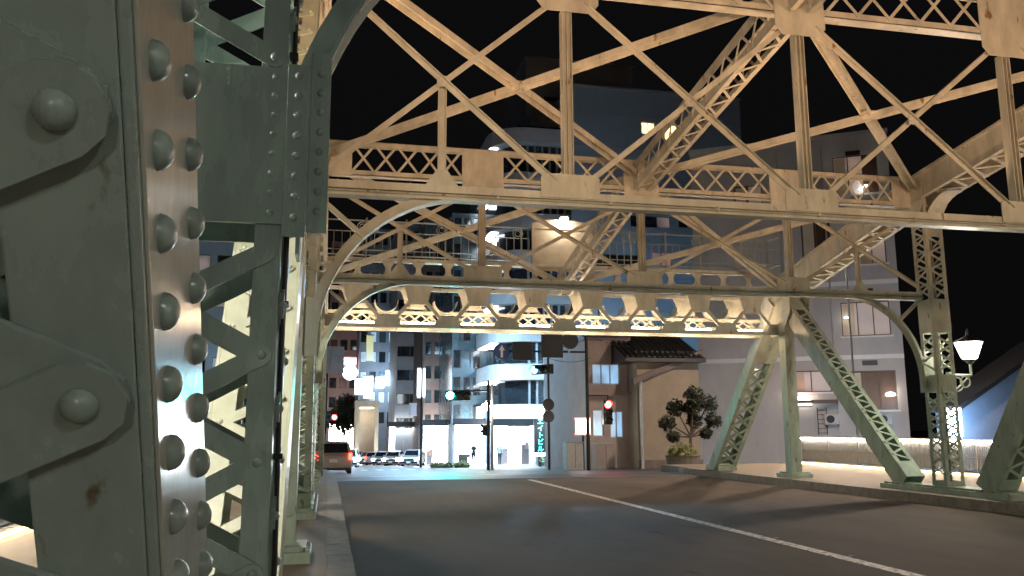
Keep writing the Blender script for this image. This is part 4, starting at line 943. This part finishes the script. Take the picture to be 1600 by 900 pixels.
def backbox(label, a, b, Y=Yg-0.35, name='road_sign', round_=False):
    t = thing(name, label, 'sign', 'backs of signs on the gantry'); A, B = at(a[0], a[1], Y), at(b[0], b[1], Y)
    if round_:
        c = (A+B)/2; MB().tube(c, c+V((0, 0.03, 0)), (B.x-A.x)/2, n=24).build('plate', DARKMETAL, t)
    else: MB().box(A.x, B.x, Y, Y+0.12, B.z, A.z).build('plate', DARKMETAL, t, bevel=0.02)
    m = MB()
    for z in (0.3, 0.7): zz = B.z+(A.z-B.z)*z; m.box(A.x+0.04, B.x-0.04, Y+0.121, Y+0.16, zz-0.03, zz+0.03)
    m.box((A.x+B.x)/2-0.03, (A.x+B.x)/2+0.03, Y+0.161, Yg+0.02, za-0.05, za+0.05)
    m.build('clamp', GREYMETAL, t)
backbox('dark square sign back beside the blue arrow sign', (801, 534), (832, 563)); backbox('large dark rectangular sign back on the gantry arm', (846, 515), (880, 559)); backbox('dark round sign back at the gantry pole', (878, 519), (904, 545), round_=True)
# cross-street signal pole
Y5 = 44.0; c4 = at(858, 700, Y5); t = thing('traffic_signal', 'cross street signal with a blue glowing lens seen from the side', 'traffic light')
m = MB(); pole(m, c4.x, Y5, gz(Y5), at(858, 558, Y5).z, 0.07); q = at(845, 577, Y5); m.tube((c4.x, Y5, q.z), (q.x, Y5, q.z), 0.035, n=6); m.build('pole', DARKMETAL, t)
signal_head(t, q, E_BLUE, 0, horizontal=True, face=V((-0.80, -0.6, 0)).normalized(), s=0.19)
for i, (py, lb) in enumerate(((632, 'upper dark round sign back on the cross street pole'), (651, 'lower dark round sign back on the cross street pole'))):
    t = thing('road_sign', lb, 'sign', 'round sign backs on the cross street pole'); p = at(857, py, Y5-0.15); MB().tube(p, p+V((0, 0.03, 0)), 0.32, n=20).build('plate', DARKMETAL, t); MB().box(p.x-0.04, p.x+0.04, p.y+0.031, Y5, p.z-0.05, p.z+0.05).build('clamp', GREYMETAL, t)
# red signal on the gantry pole
t = thing('traffic_signal', 'red glowing signal in front of the rosy corner building', 'traffic light'); q = at(950, 631, Yg)
signal_head(t, q-V((0.0, 0, 0.42)), E_RED, 2, horizontal=False, s=0.17)
MB().tube((c3.x, Yg, q.z+0.42), (q.x, Yg, q.z+0.42), 0.03, n=6).tube((q.x, Yg, q.z+0.42), (q.x, Yg, q.z+0.1), 0.03, n=6).build('bracket', DARKMETAL, t)
def cable(a, b, sag, label):
    a, b = V(a), V(b); m = MB(); P_ = [a.lerp(b, i/14)-V((0, 0, sag*4*(i/14)*(1-i/14))) for i in range(15)]
    for p_, q_ in zip(P_, P_[1:]): m.tube(p_, q_, 0.016, n=5, caps=False)
    m.build('overhead_cable', DARKMETAL, label=label, cat='cable')
cable(at(918, 522, 40), at(1000, 540, 43.5), 0.25, 'overhead cable from the sign gantry to the tiled house')
cable(at(918, 526, 40), at(771, 560, 68), 0.9, 'overhead cable from the sign gantry to the corner building')
cable(at(858, 560, 44), at(921, 560, 44.4), 0.2, 'short overhead cable from the cross street pole to the rosy building')
# lit box sign, utility cabinets
def simple_box(name, label, cat, a, b, Y, dp, mat, extra=None, to_ground=True):
    t = thing(name, label, cat); A, B = at(a[0], a[1], Y), at(b[0], b[1], Y); z0 = gz(Y) if to_ground else B.z
    MB().box(A.x, B.x, Y, Y+dp, z0, A.z).build('body', mat, t, bevel=0.02); MB().box(A.x-0.03, B.x+0.03, Y-0.03, Y+dp+0.03, A.z+0.001, A.z+0.05).build('cap', extra or GREYMETAL, t)
    MB().box((A.x+B.x)/2-0.01, (A.x+B.x)/2+0.01, Y-0.008, Y-0.001, z0+0.1, A.z-0.08).build('door_seam', DARKMETAL, t); return t, A, B
simple_box('utility_cabinet', 'pale grey utility cabinet left of the rosy building', 'cabinet', (886, 692), (912, 730), 41.0, 0.8, WFRAME_L)
simple_box('utility_cabinet', 'darker low cabinet in front of the rosy building windows', 'cabinet', (932, 694), (962, 730), 41.6, 0.7, GREYRED)
t = thing('lit_sign', 'red framed white lit box sign on a post at the corner', 'sign'); A, B = at(901, 655, 41.6), at(922, 677, 41.6)
MB().box(A.x, B.x, 41.6, 41.8, B.z, A.z).build('face', E_SIGNW, t); MB().box(A.x-0.05, B.x+0.05, 41.62, 41.84, A.z, A.z+0.08).build('top_cap', E_REDTXT, t); MB().box(A.x-0.05, B.x+0.05, 41.62, 41.84, B.z-0.08, B.z).build('bottom_cap', E_REDTXT, t); MB().tube(((A.x+B.x)/2, 41.7, gz(41.7)), ((A.x+B.x)/2, 41.7, B.z-0.08), 0.06, n=8).build('post', DARKMETAL, t)
# vertical shop sign with katakana
def text(body, loc, size, mat, parent, rot=(math.pi/2, 0, 0), ext=0.01, name='lettering', align='CENTER'):
    cu = bpy.data.curves.new(name, 'FONT'); cu.body = body; cu.size = size; cu.extrude = ext; cu.align_x = align; cu.align_y = 'CENTER'
    tmp = bpy.data.objects.new('tmp', cu); COL.objects.link(tmp); dg = bpy.context.evaluated_depsgraph_get(); dg.update()
    me = bpy.data.meshes.new_from_object(tmp.evaluated_get(dg)); bpy.data.objects.remove(tmp)
    me.materials.clear(); me.materials.append(mat); o = bpy.data.objects.new(name, me); COL.objects.link(o); o.location = loc; o.rotation_euler = rot; o.parent = parent; return o
t = thing('vertical_sign', 'black upright sign with cyan katakana below a white round logo', 'sign'); A, B = at(835, 654, 60), at(854, 707, 60)
MB().box(A.x, B.x, 60, 60.3, B.z, A.z).build('board', BLACK, t)
cxs = (A.x+B.x)/2; hh = (A.z-B.z)/5
for i, ch in enumerate('エイトビル'): text(ch, (cxs, 59.985, A.z-hh*(i+0.5)), hh*0.98, E_CYANTXT, t)
lg = at(845, 644, 60); MB().tube((lg.x, 59.95, lg.z), (lg.x, 60.25, lg.z), 0.46, n=24).build('logo_disc', E_SIGN, t); text('8', (lg.x, 59.935, lg.z), 0.7, E_CYANTXT, t)
MB().box(A.x-0.1, B.x+0.1, 60.02, 60.28, B.z-0.25, B.z-0.02).build('base_light', E_SIGN, t); MB().box(cxs-0.1, cxs+0.1, 60.1, 60.25, gz(60), B.z-0.26).build('post', DARKMETAL, t)
# lit signs along the street
def lit_sign(label, a, b, Y, mat=E_SIGN, dp=0.5, name='lit_sign', hang=True):
    t = thing(name, label, 'sign'); A, B = at(a[0], a[1], Y), at(b[0], b[1], Y)
    MB().box(A.x, B.x, Y, Y+dp, B.z, A.z).build('face', mat, t, bevel=0.06); MB().box(A.x-0.06, B.x+0.06, Y+0.05, Y+dp, A.z+0.001, A.z+0.15).build('top_cap', GREYMETAL, t); MB().box(A.x-0.06, B.x+0.06, Y+0.05, Y+dp, B.z-0.15, B.z-0.001).build('bottom_cap', GREYMETAL, t)
    if hang: MB().box((A.x+B.x)/2-0.08, (A.x+B.x)/2+0.08, Y+dp+0.001, Y+dp+1.5, A.z-0.4, A.z-0.25).build('bracket', DARKMETAL, t)
    return t, A, B
lit_sign('tall narrow white lit sign on the brown tiled building', (653, 576), (664, 620), 86)
lit_sign('leftmost narrow white lit sign of the row over the beige entrance', (555, 592), (566, 616), 114); lit_sign('broad white lit sign in the middle of the row over the beige entrance', (569, 588), (582, 622), 113)
lit_sign('square white lit sign right of the broad one over the beige entrance', (587, 590), (600, 606), 113); lit_sign('pale blue lit sign at the right end of the row', (603, 580), (613, 602), 112, E_BLUESIGN)
lit_sign('dim yellow upright sign on the grey building above the lit signs', (573, 524), (583, 564), 115, E_YEL)
lit_sign('tiny white lit sign high on the reddish building', (558, 525), (564, 534), 140); lit_sign('tall white lit panel between the corner shop and the rosy building', (861, 642), (877, 684), 58)
lit_sign('blue lit signboard at street level beside the brown building', (641, 632), (651, 648), 90, BLUESHEET)
t, A, B = lit_sign('red lit sign with white bars above the round clock sign', (537, 558), (557, 571), 120, E_REDTXT)
for k in (0.3, 0.7): MB().box(A.x+0.1, B.x-0.1, 119.9, 119.95, A.z+(B.z-A.z)*k-0.12, A.z+(B.z-A.z)*k+0.12).build('bar', E_SIGN, t)
c = at(547, 582, 120); t = thing('round_sign', 'round white lit sign under the red sign', 'sign'); MB().tube(c, c+V((0, 0.4, 0)), 1.02, n=28).build('face', E_SIGN, t); MB().box(c.x-0.08, c.x+0.08, 120.41, 121.4, c.z-0.1, c.z+0.1).build('bracket', DARKMETAL, t)
t = thing('letter_sign', 'dark hanging sign with a letter D at the left edge of the street', 'sign'); A, B = at(510, 541, 62), at(537, 583, 62); MB().box(A.x, B.x, 62, 62.25, B.z, A.z).build('board', GREYRED, t); text('D', ((A.x+B.x)/2+0.1, 61.98, (A.z+B.z)/2), 1.25, GREYB, t)
MB().tube((A.x, 62.1, gz(62)), (A.x, 62.1, A.z+0.1), 0.08, n=8).build('post', DARKMETAL, t)
# cool mast lamps added to light the facades round the far junction
for i, (px, py, Y, lb) in enumerate(((935, 470, 56, 'added cool lamp on a tall mast hidden behind the portal beam'), (661, 475, 64, 'added cool lamp over the far street behind the portal'))):
    p = at(px, py, Y); t = thing('added_mast_lamp', lb, 'street lamp', 'added mast lamps of the junction'); m = MB(); pole(m, p.x, Y, gz(Y), p.z+0.25, 0.09); m.tube((p.x, Y, p.z+0.25), (p.x, Y+1.1, p.z+0.25), 0.05, n=6); m.build('mast', DARKMETAL, t)
    MB().box(p.x-0.2, p.x+0.2, Y+0.75, Y+1.55, p.z+0.12, p.z+0.245).build('head', DARKMETAL, t); MB().box(p.x-0.16, p.x+0.16, Y+0.8, Y+1.5, p.z+0.09, p.z+0.119).build('lens', E_COOL, t)
p = at(1318, 366, 31.5); t = thing('added_mast_lamp', 'added slim lamp mast behind the right top chord', 'street lamp', 'added mast lamps of the junction'); m = MB(); m.tube((p.x, 31.5, ZD), (p.x, 31.5, p.z+0.2), 0.05, 0.035, 8); m.build('mast', GREYMETAL, t)  # mast and lamp added to brighten the pale apartment wall
MB().box(p.x-0.25, p.x+0.25, 31.35, 31.95, p.z+0.06, p.z+0.19).build('head', GREYMETAL, t); MB().box(p.x-0.2, p.x+0.2, 31.4, 31.9, p.z+0.03, p.z+0.059).build('lens', E_WARMM, t)
# lantern at the bridgehead beyond the right truss
p = at(1202, 551, 27.2); lantern(p.x, p.y, p.z, 1, 'small glowing lantern beside the far right hanger')

# ================================================================== CARS
def car(x, y, z, rot, body, label, rear=True, wagon=True, scale=1.0):
    """length along local y, front towards -y when rear is False"""
    t = bpy.data.objects.new('car', None); COL.objects.link(t); tag(t, label, 'car', 'cars on the far street'); t.location = (x, y, z); t.rotation_euler = (0, 0, rot); t.scale = (scale,)*3
    L, Wc = 4.2, 1.68; hw = Wc/2
    prof = [(-2.1, 0.30), (-2.12, 0.62), (-1.95, 0.86), (-1.0, 0.98), (-0.45, 1.46), (0.2, 1.56), (1.5, 1.54), (1.95, 1.02), (2.1, 0.9), (2.12, 0.35), (1.75, 0.22), (-1.8, 0.22)]
    if wagon: prof[6], prof[7] = (1.78, 1.52), (2.02, 1.0)
    lo, hi = [], []
    m = MB(); vs = []
    for sgn in (-1, 1):
        for (a, b) in prof:
            k = hw-(0.0 if b < 1.0 else 0.17*(b-1.0)/0.5); vs.append((sgn*k, a, b))
    n = len(prof); m.add(vs, [tuple(range(n-1, -1, -1)), tuple(range(n, 2*n))]+[(i, (i+1) % n, n+(i+1) % n, n+i) for i in range(n)])
    m.build('body', body, t, bevel=0.05)
    MB().prism([(-hw*0.78, -1.02, 1.03), (hw*0.78, -1.02, 1.03), (hw*0.70, -0.50, 1.45), (-hw*0.70, -0.50, 1.45)], (0, -0.02, 0.015)).build('windscreen', GLASS, t)
    yb0, yb1 = (2.04, 1.83) if wagon else (1.99, 1.58)
    MB().prism([(-hw*0.80, yb0-0.03, 1.04), (hw*0.80, yb0-0.03, 1.04), (hw*0.72, yb1, 1.45), (-hw*0.72, yb1, 1.45)], (0, 0.045, 0.01)).build('rear_window', GLASS, t)
    for sgn in (-1, 1):
        MB().prism([(sgn*(hw-0.02), -0.75, 1.05), (sgn*(hw-0.02), 1.6, 1.05), (sgn*(hw-0.15), 1.45, 1.45), (sgn*(hw-0.15), -0.35, 1.45)], (sgn*0.03, 0, 0)).build('side_window', GLASS, t)
        MB().box(sgn*hw-0.28*(sgn > 0), sgn*hw+0.28*(sgn < 0), -2.15, -2.06, 0.62, 0.80).build('headlight', E_HEAD, t)
        MB().box(sgn*hw-0.16*(sgn > 0)+0.01*sgn, sgn*hw+0.16*(sgn < 0)+0.01*sgn, 2.06, 2.15, 0.72, 1.02).build('taillight', E_TAIL, t)
        MB().box(sgn*(hw+0.09)-0.09, sgn*(hw+0.09)+0.09, -0.78, -0.62, 0.98, 1.12).build('mirror', body, t)
        for yy in (-1.3, 1.3):
            wl_ = MB().tube((sgn*(hw-0.2), yy, 0.3), (sgn*(hw+0.01), yy, 0.3), 0.3, n=18).build('wheel', TYRE, t, bevel=0.03)
            MB().tube((sgn*(hw+0.005), yy, 0.3), (sgn*(hw+0.02), yy, 0.3), 0.19, n=14).build('rim', RIM, wl_)
    MB().box(-hw*0.95, hw*0.95, -2.16, -2.05, 0.34, 0.52).build('front_bumper', CARDARK, t); MB().box(-hw*0.95, hw*0.95, 2.07, 2.17, 0.36, 0.52).build('rear_bumper', body, t)
    MB().box(-0.19, 0.19, 2.14, 2.165, 0.60, 0.76).build('number_plate', SIGNWHITE, t); MB().box(-0.18, 0.18, -2.18, -2.162, 0.38, 0.50).build('number_plate', SIGNWHITE, t)
    MB().box(-0.55, 0.55, -2.135, -2.07, 0.56, 0.74).build('grille', CARDARK, t)
    return t
def put_car(px, Y, body, label, rear, rot=0.0, wagon=True, scale=1.0):
    p = at(px, 700, Y); car(p.x, Y, gz(Y)+0.004, (math.pi if False else 0)+rot if rear is False else math.pi+rot if False else rot, body, label, rear, wagon, scale)
# rear view: local +y (rear) must face the camera -> rotate by pi; front view: local -y faces the camera
def put(px, Y, body, label, rear, rot=0.0, wagon=True):
    p = at(px, 700, Y); car(p.x, Y, gz(Y)+0.004, (math.pi if rear else 0.0)+rot, body, label, rear, wagon)
put(521, 43, CARTAN, 'pale wagon seen from behind with red tail lights, nearest car beyond the bridge', True)
put(646, 82, CARWHITE, 'white car facing the junction, first of the waiting row', False, -0.30)
put(616, 93, CARWHITE, 'white wagon second in the waiting row', False, -0.25)
put(586, 103, CARWHITE, 'white car with its tail lights towards us third in the row', True, -0.2)
put(567, 112, CARDARK, 'dark car fourth in the waiting row', False, -0.15)
put(553, 122, CARWHITE, 'small white car far down the street in the right lane', False, -0.1)
put(537, 84, CARDARK, 'dark oncoming car with dazzling headlights', False, -0.05)
put(531, 104, CARDARK, 'dark car behind the dazzling one', False, -0.03)
put(517, 112, CARWHITE, 'white car far ahead of the pale wagon', True)
put(524, 138, CARDARK, 'distant dark car with red tail lights', True)
put(598, 96, CARWHITE, 'white car hidden partly behind the second wagon of the row', False, -0.22)
put(575, 108, CARWHITE, 'white van facing us between the third and fourth car', False, -0.18)
put(545, 76, CARWHITE, 'white oncoming car with bright headlights nearest the crossing', False, -0.08)
put(541, 94, CARWHITE, 'white oncoming car following down the middle lane', False, -0.05)
put(549, 110, CARDARK, 'dark oncoming car in the middle of the street', False, -0.05)
put(512, 92, CARWHITE, 'white car with red tail lights ahead of the pale wagon', True)
put(536, 128, CARWHITE, 'distant white car with headlights on', False)
put(519, 158, CARWHITE, 'farthest white car with headlights on', False)
# red brake lights far left: tail signal
t = thing('traffic_signal', 'distant red signal at the left of the street', 'traffic light'); q = at(514, 652, 72)
signal_head(t, q, E_RED, 2, s=0.19); MB().tube((q.x-0.6, 72.2, gz(72)), (q.x-0.6, 72.2, q.z+0.3), 0.07, n=8).build('pole', DARKMETAL, t)

# ================================================================== PEOPLE
def person(px, Y, h, joints, radii, edges, zones, label):
    p = at(px, 720, Y); me = bpy.data.meshes.new('person'); k = h/1.7
    me.from_pydata([(x*k, y*k, z*k) for x, y, z in joints], edges, []); o = bpy.data.objects.new('person', me); COL.objects.link(o)
    o.location = (p.x, Y, gz(Y)+0.12); tag(o, label, 'person')
    md = o.modifiers.new('skin', 'SKIN'); lay = me.skin_vertices if me.skin_vertices else None
    if not me.skin_vertices:
        bpy.context.view_layer.objects.active = o; 
    sv = me.skin_vertices[0].data if me.skin_vertices else None
    if sv:
        for i, r in enumerate(radii): sv[i].radius = (r[0]*k, r[1]*k)
        sv[0].use_root = True
    ss = o.modifiers.new('sub', 'SUBSURF'); ss.levels = 2; ss.render_levels = 2
    mt = bpy.data.materials.new('clothes'); nt_, b = nodes_of(mt); N, L = nt_.nodes, nt_.links
    tc = N.new('ShaderNodeTexCoord'); sp = N.new('ShaderNodeSeparateXYZ'); L.new(tc.outputs['Object'], sp.inputs[0])
    mr = N.new('ShaderNodeMapRange'); mr.inputs[1].default_value = 0; mr.inputs[2].default_value = h; L.new(sp.outputs['Z'], mr.inputs[0])
    rp = N.new('ShaderNodeValToRGB'); rp.color_ramp.interpolation = 'CONSTANT'; L.new(mr.outputs[0], rp.inputs[0])
    els = rp.color_ramp.elements; els[0].position = 0; els[0].color = zones[0][1]+(1,); els[1].position = zones[1][0]; els[1].color = zones[1][1]+(1,)
    for z, cc in zones[2:]: el = els.new(z); el.color = cc+(1,)
    L.new(rp.outputs[0], b.inputs['Base Color']); b.inputs['Roughness'].default_value = 0.8; me.materials.append(mt)
    return o
J = [(0, 0, 0.92), (0, 0, 1.15), (0, 0, 1.38), (0, 0, 1.47), (0, -0.01, 1.58), (0, 0, 1.66), (-0.17, 0, 1.38), (-0.23, 0.03, 1.12), (-0.22, -0.04, 0.86), (-0.22, -0.06, 0.76), (0.17, 0, 1.38), (0.23, 0.03, 1.12), (0.22, -0.04, 0.86), (0.22, -0.06, 0.76), (-0.09, 0, 0.84), (-0.10, -0.03, 0.48), (-0.10, 0.03, 0.08), (-0.10, -0.11, 0.03), (0.09, 0, 0.84), (0.10, 0.02, 0.48), (0.10, 0.06, 0.08), (0.10, -0.08, 0.03)]
ED = [(0, 1), (1, 2), (2, 3), (3, 4), (4, 5), (2, 6), (6, 7), (7, 8), (8, 9), (2, 10), (10, 11), (11, 12), (12, 13), (0, 14), (14, 15), (15, 16), (16, 17), (0, 18), (18, 19), (19, 20), (20, 21)]
RA = [(0.15, 0.11), (0.14, 0.10), (0.15, 0.11), (0.055, 0.055), (0.09, 0.11), (0.07, 0.08), (0.075, 0.075), (0.055, 0.055), (0.04, 0.04), (0.04, 0.03), (0.075, 0.075), (0.055, 0.055), (0.04, 0.04), (0.04, 0.03), (0.10, 0.10), (0.07, 0.07), (0.045, 0.045), (0.04, 0.04), (0.10, 0.10), (0.07, 0.07), (0.045, 0.045), (0.04, 0.04)]
person(780, 66.5, 1.70, J, RA, ED, [(0, (0.02, 0.02, 0.02)), (0.05, (0.05, 0.05, 0.06)), (0.53, (0.42, 0.42, 0.45)), (0.85, (0.42, 0.27, 0.20)), (0.93, (0.02, 0.018, 0.015))], 'person in a grey top and dark trousers standing before the bright shop')
J2 = [(x*0.93, y-(0.05 if i in (15, 16, 17) else 0), z) for i, (x, y, z) in enumerate(J)]
person(740, 60.5, 1.60, J2, RA, ED, [(0, (0.02, 0.02, 0.02)), (0.05, (0.42, 0.27, 0.20)), (0.30, (0.03, 0.03, 0.035)), (0.85, (0.42, 0.27, 0.20)), (0.91, (0.03, 0.022, 0.018))], 'person in a dark jacket and skirt with a bag near the crossing poles')
p = at(740, 720, 60.5); t = thing('shoulder_bag', 'dark bag held by the person near the crossing poles', 'bag'); MB().box(p.x-0.52, p.x-0.24, 60.4, 60.55, gz(60.5)+0.72, gz(60.5)+0.94).build('body', BROWNB, t, bevel=0.03)
MB().sweep([(p.x-0.45+0.14*i/8*1.0, 60.47, gz(60.5)+0.94+0.16*math.sin(math.pi*i/8)) for i in range(9)], 0.02, 0.02, (0, 1, 0)).build('strap', BLACK, t)

# ================================================================== PLANTS
def tree(name, label, cat, base, h, clumps, leafmat, n, ls, trunk=True):
    t = thing(name, label, cat); bx, by, bz = base
    if trunk:
        m = MB(); m.tube((bx, by, bz), (bx+0.1, by, bz+h*0.5), 0.11, 0.07, 8)
        for (cx, cy, cz, r) in clumps: m.tube((bx+0.1, by, bz+h*0.45), (bx+cx, by+cy, bz+cz), 0.05, 0.02, 6)
        m.build('trunk', BARK, t)
    m = MB()
    for (cx, cy, cz, r) in clumps:
        for _ in range(n):
            d = V((random.gauss(0, 1), random.gauss(0, 1), random.gauss(0, 0.7))).normalized()*r*random.random()**0.45
            c = V((bx+cx, by+cy, bz+cz))+d; a = V((random.gauss(0, 1), random.gauss(0, 1), random.gauss(0, 1))).normalized(); b = a.orthogonal().normalized()
            s = ls*random.uniform(0.6, 1.3)
            m.add([c-a*s, c+b*s*0.45, c+a*s, c-b*s*0.45], [(0, 1, 2, 3)])
    m.build('crown', leafmat, t); return t
b = at(1078, 722, 38.5); tree('pine_tree', 'dark bushy pine left of the inclined end post', 'tree', (b.x, 38.5, gz(38.5)), 3.4, [(-1.1, 0, 2.2, 0.42), (-0.5, 0.3, 2.9, 0.45), (0.2, -0.3, 3.5, 0.5), (0.95, -0.2, 3.1, 0.5), (1.3, 0, 2.3, 0.42), (0.4, 0.2, 2.3, 0.4), (-0.7, 0.2, 1.55, 0.3), (0.2, 0, 2.9, 0.45), (0.9, 0, 1.7, 0.3)], LEAF, 300, 0.12)
b = at(1067, 722, 36.5); z = gz(36.5)
t = thing('planter', 'pale round planter at the bridgehead below the pine', 'planter'); MB().lathe((b.x, 36.5, z), [(0.6, 0), (0.66, 0.05), (0.78, 0.62), (0.82, 0.66), (0.70, 0.66), (0.68, 0.58)], 18).build('tub', PLINTH, t)
tree('planter_shrub', 'yellow green grassy shrub in the round planter', 'shrub', (b.x, 36.5, z+0.58), 0.6, [(0, 0, 0.22, 0.55), (-0.35, 0, 0.15, 0.35), (0.35, 0, 0.15, 0.35)], LEAF2, 260, 0.12, False)
b = at(536, 690, 128); tree('street_tree', 'dark street tree on the left of the far street', 'tree', (b.x, 128, gz(128)), 8.5, [(0, 0, 7.0, 2.0), (-1.4, 0, 6.0, 1.6), (1.4, 0, 6.2, 1.6), (0.3, 0, 8.4, 1.4), (0.2, 0, 5.0, 1.5)], LEAF, 420, 0.30)
for px, Y, s, lb in ((684, 62, 0.34, 'low leafy shrub at the left end of the shop kerb'), (700, 61, 0.28, 'low leafy shrub between the white cars and the crossing'), (722, 60.5, 0.36, 'low leafy shrub left of the crossing poles'), (872, 57, 0.8, 'dark shrub below the katakana sign')):
    b = at(px, 720, Y); tree('kerb_shrub', lb, 'shrub', (b.x, Y, gz(Y)), 1.0, [(-s*0.9, 0, s*0.5, s*0.7), (0, 0, s*0.7, s*0.8), (s*0.9, 0, s*0.5, s*0.7)], LEAF2, 160, 0.12, False)
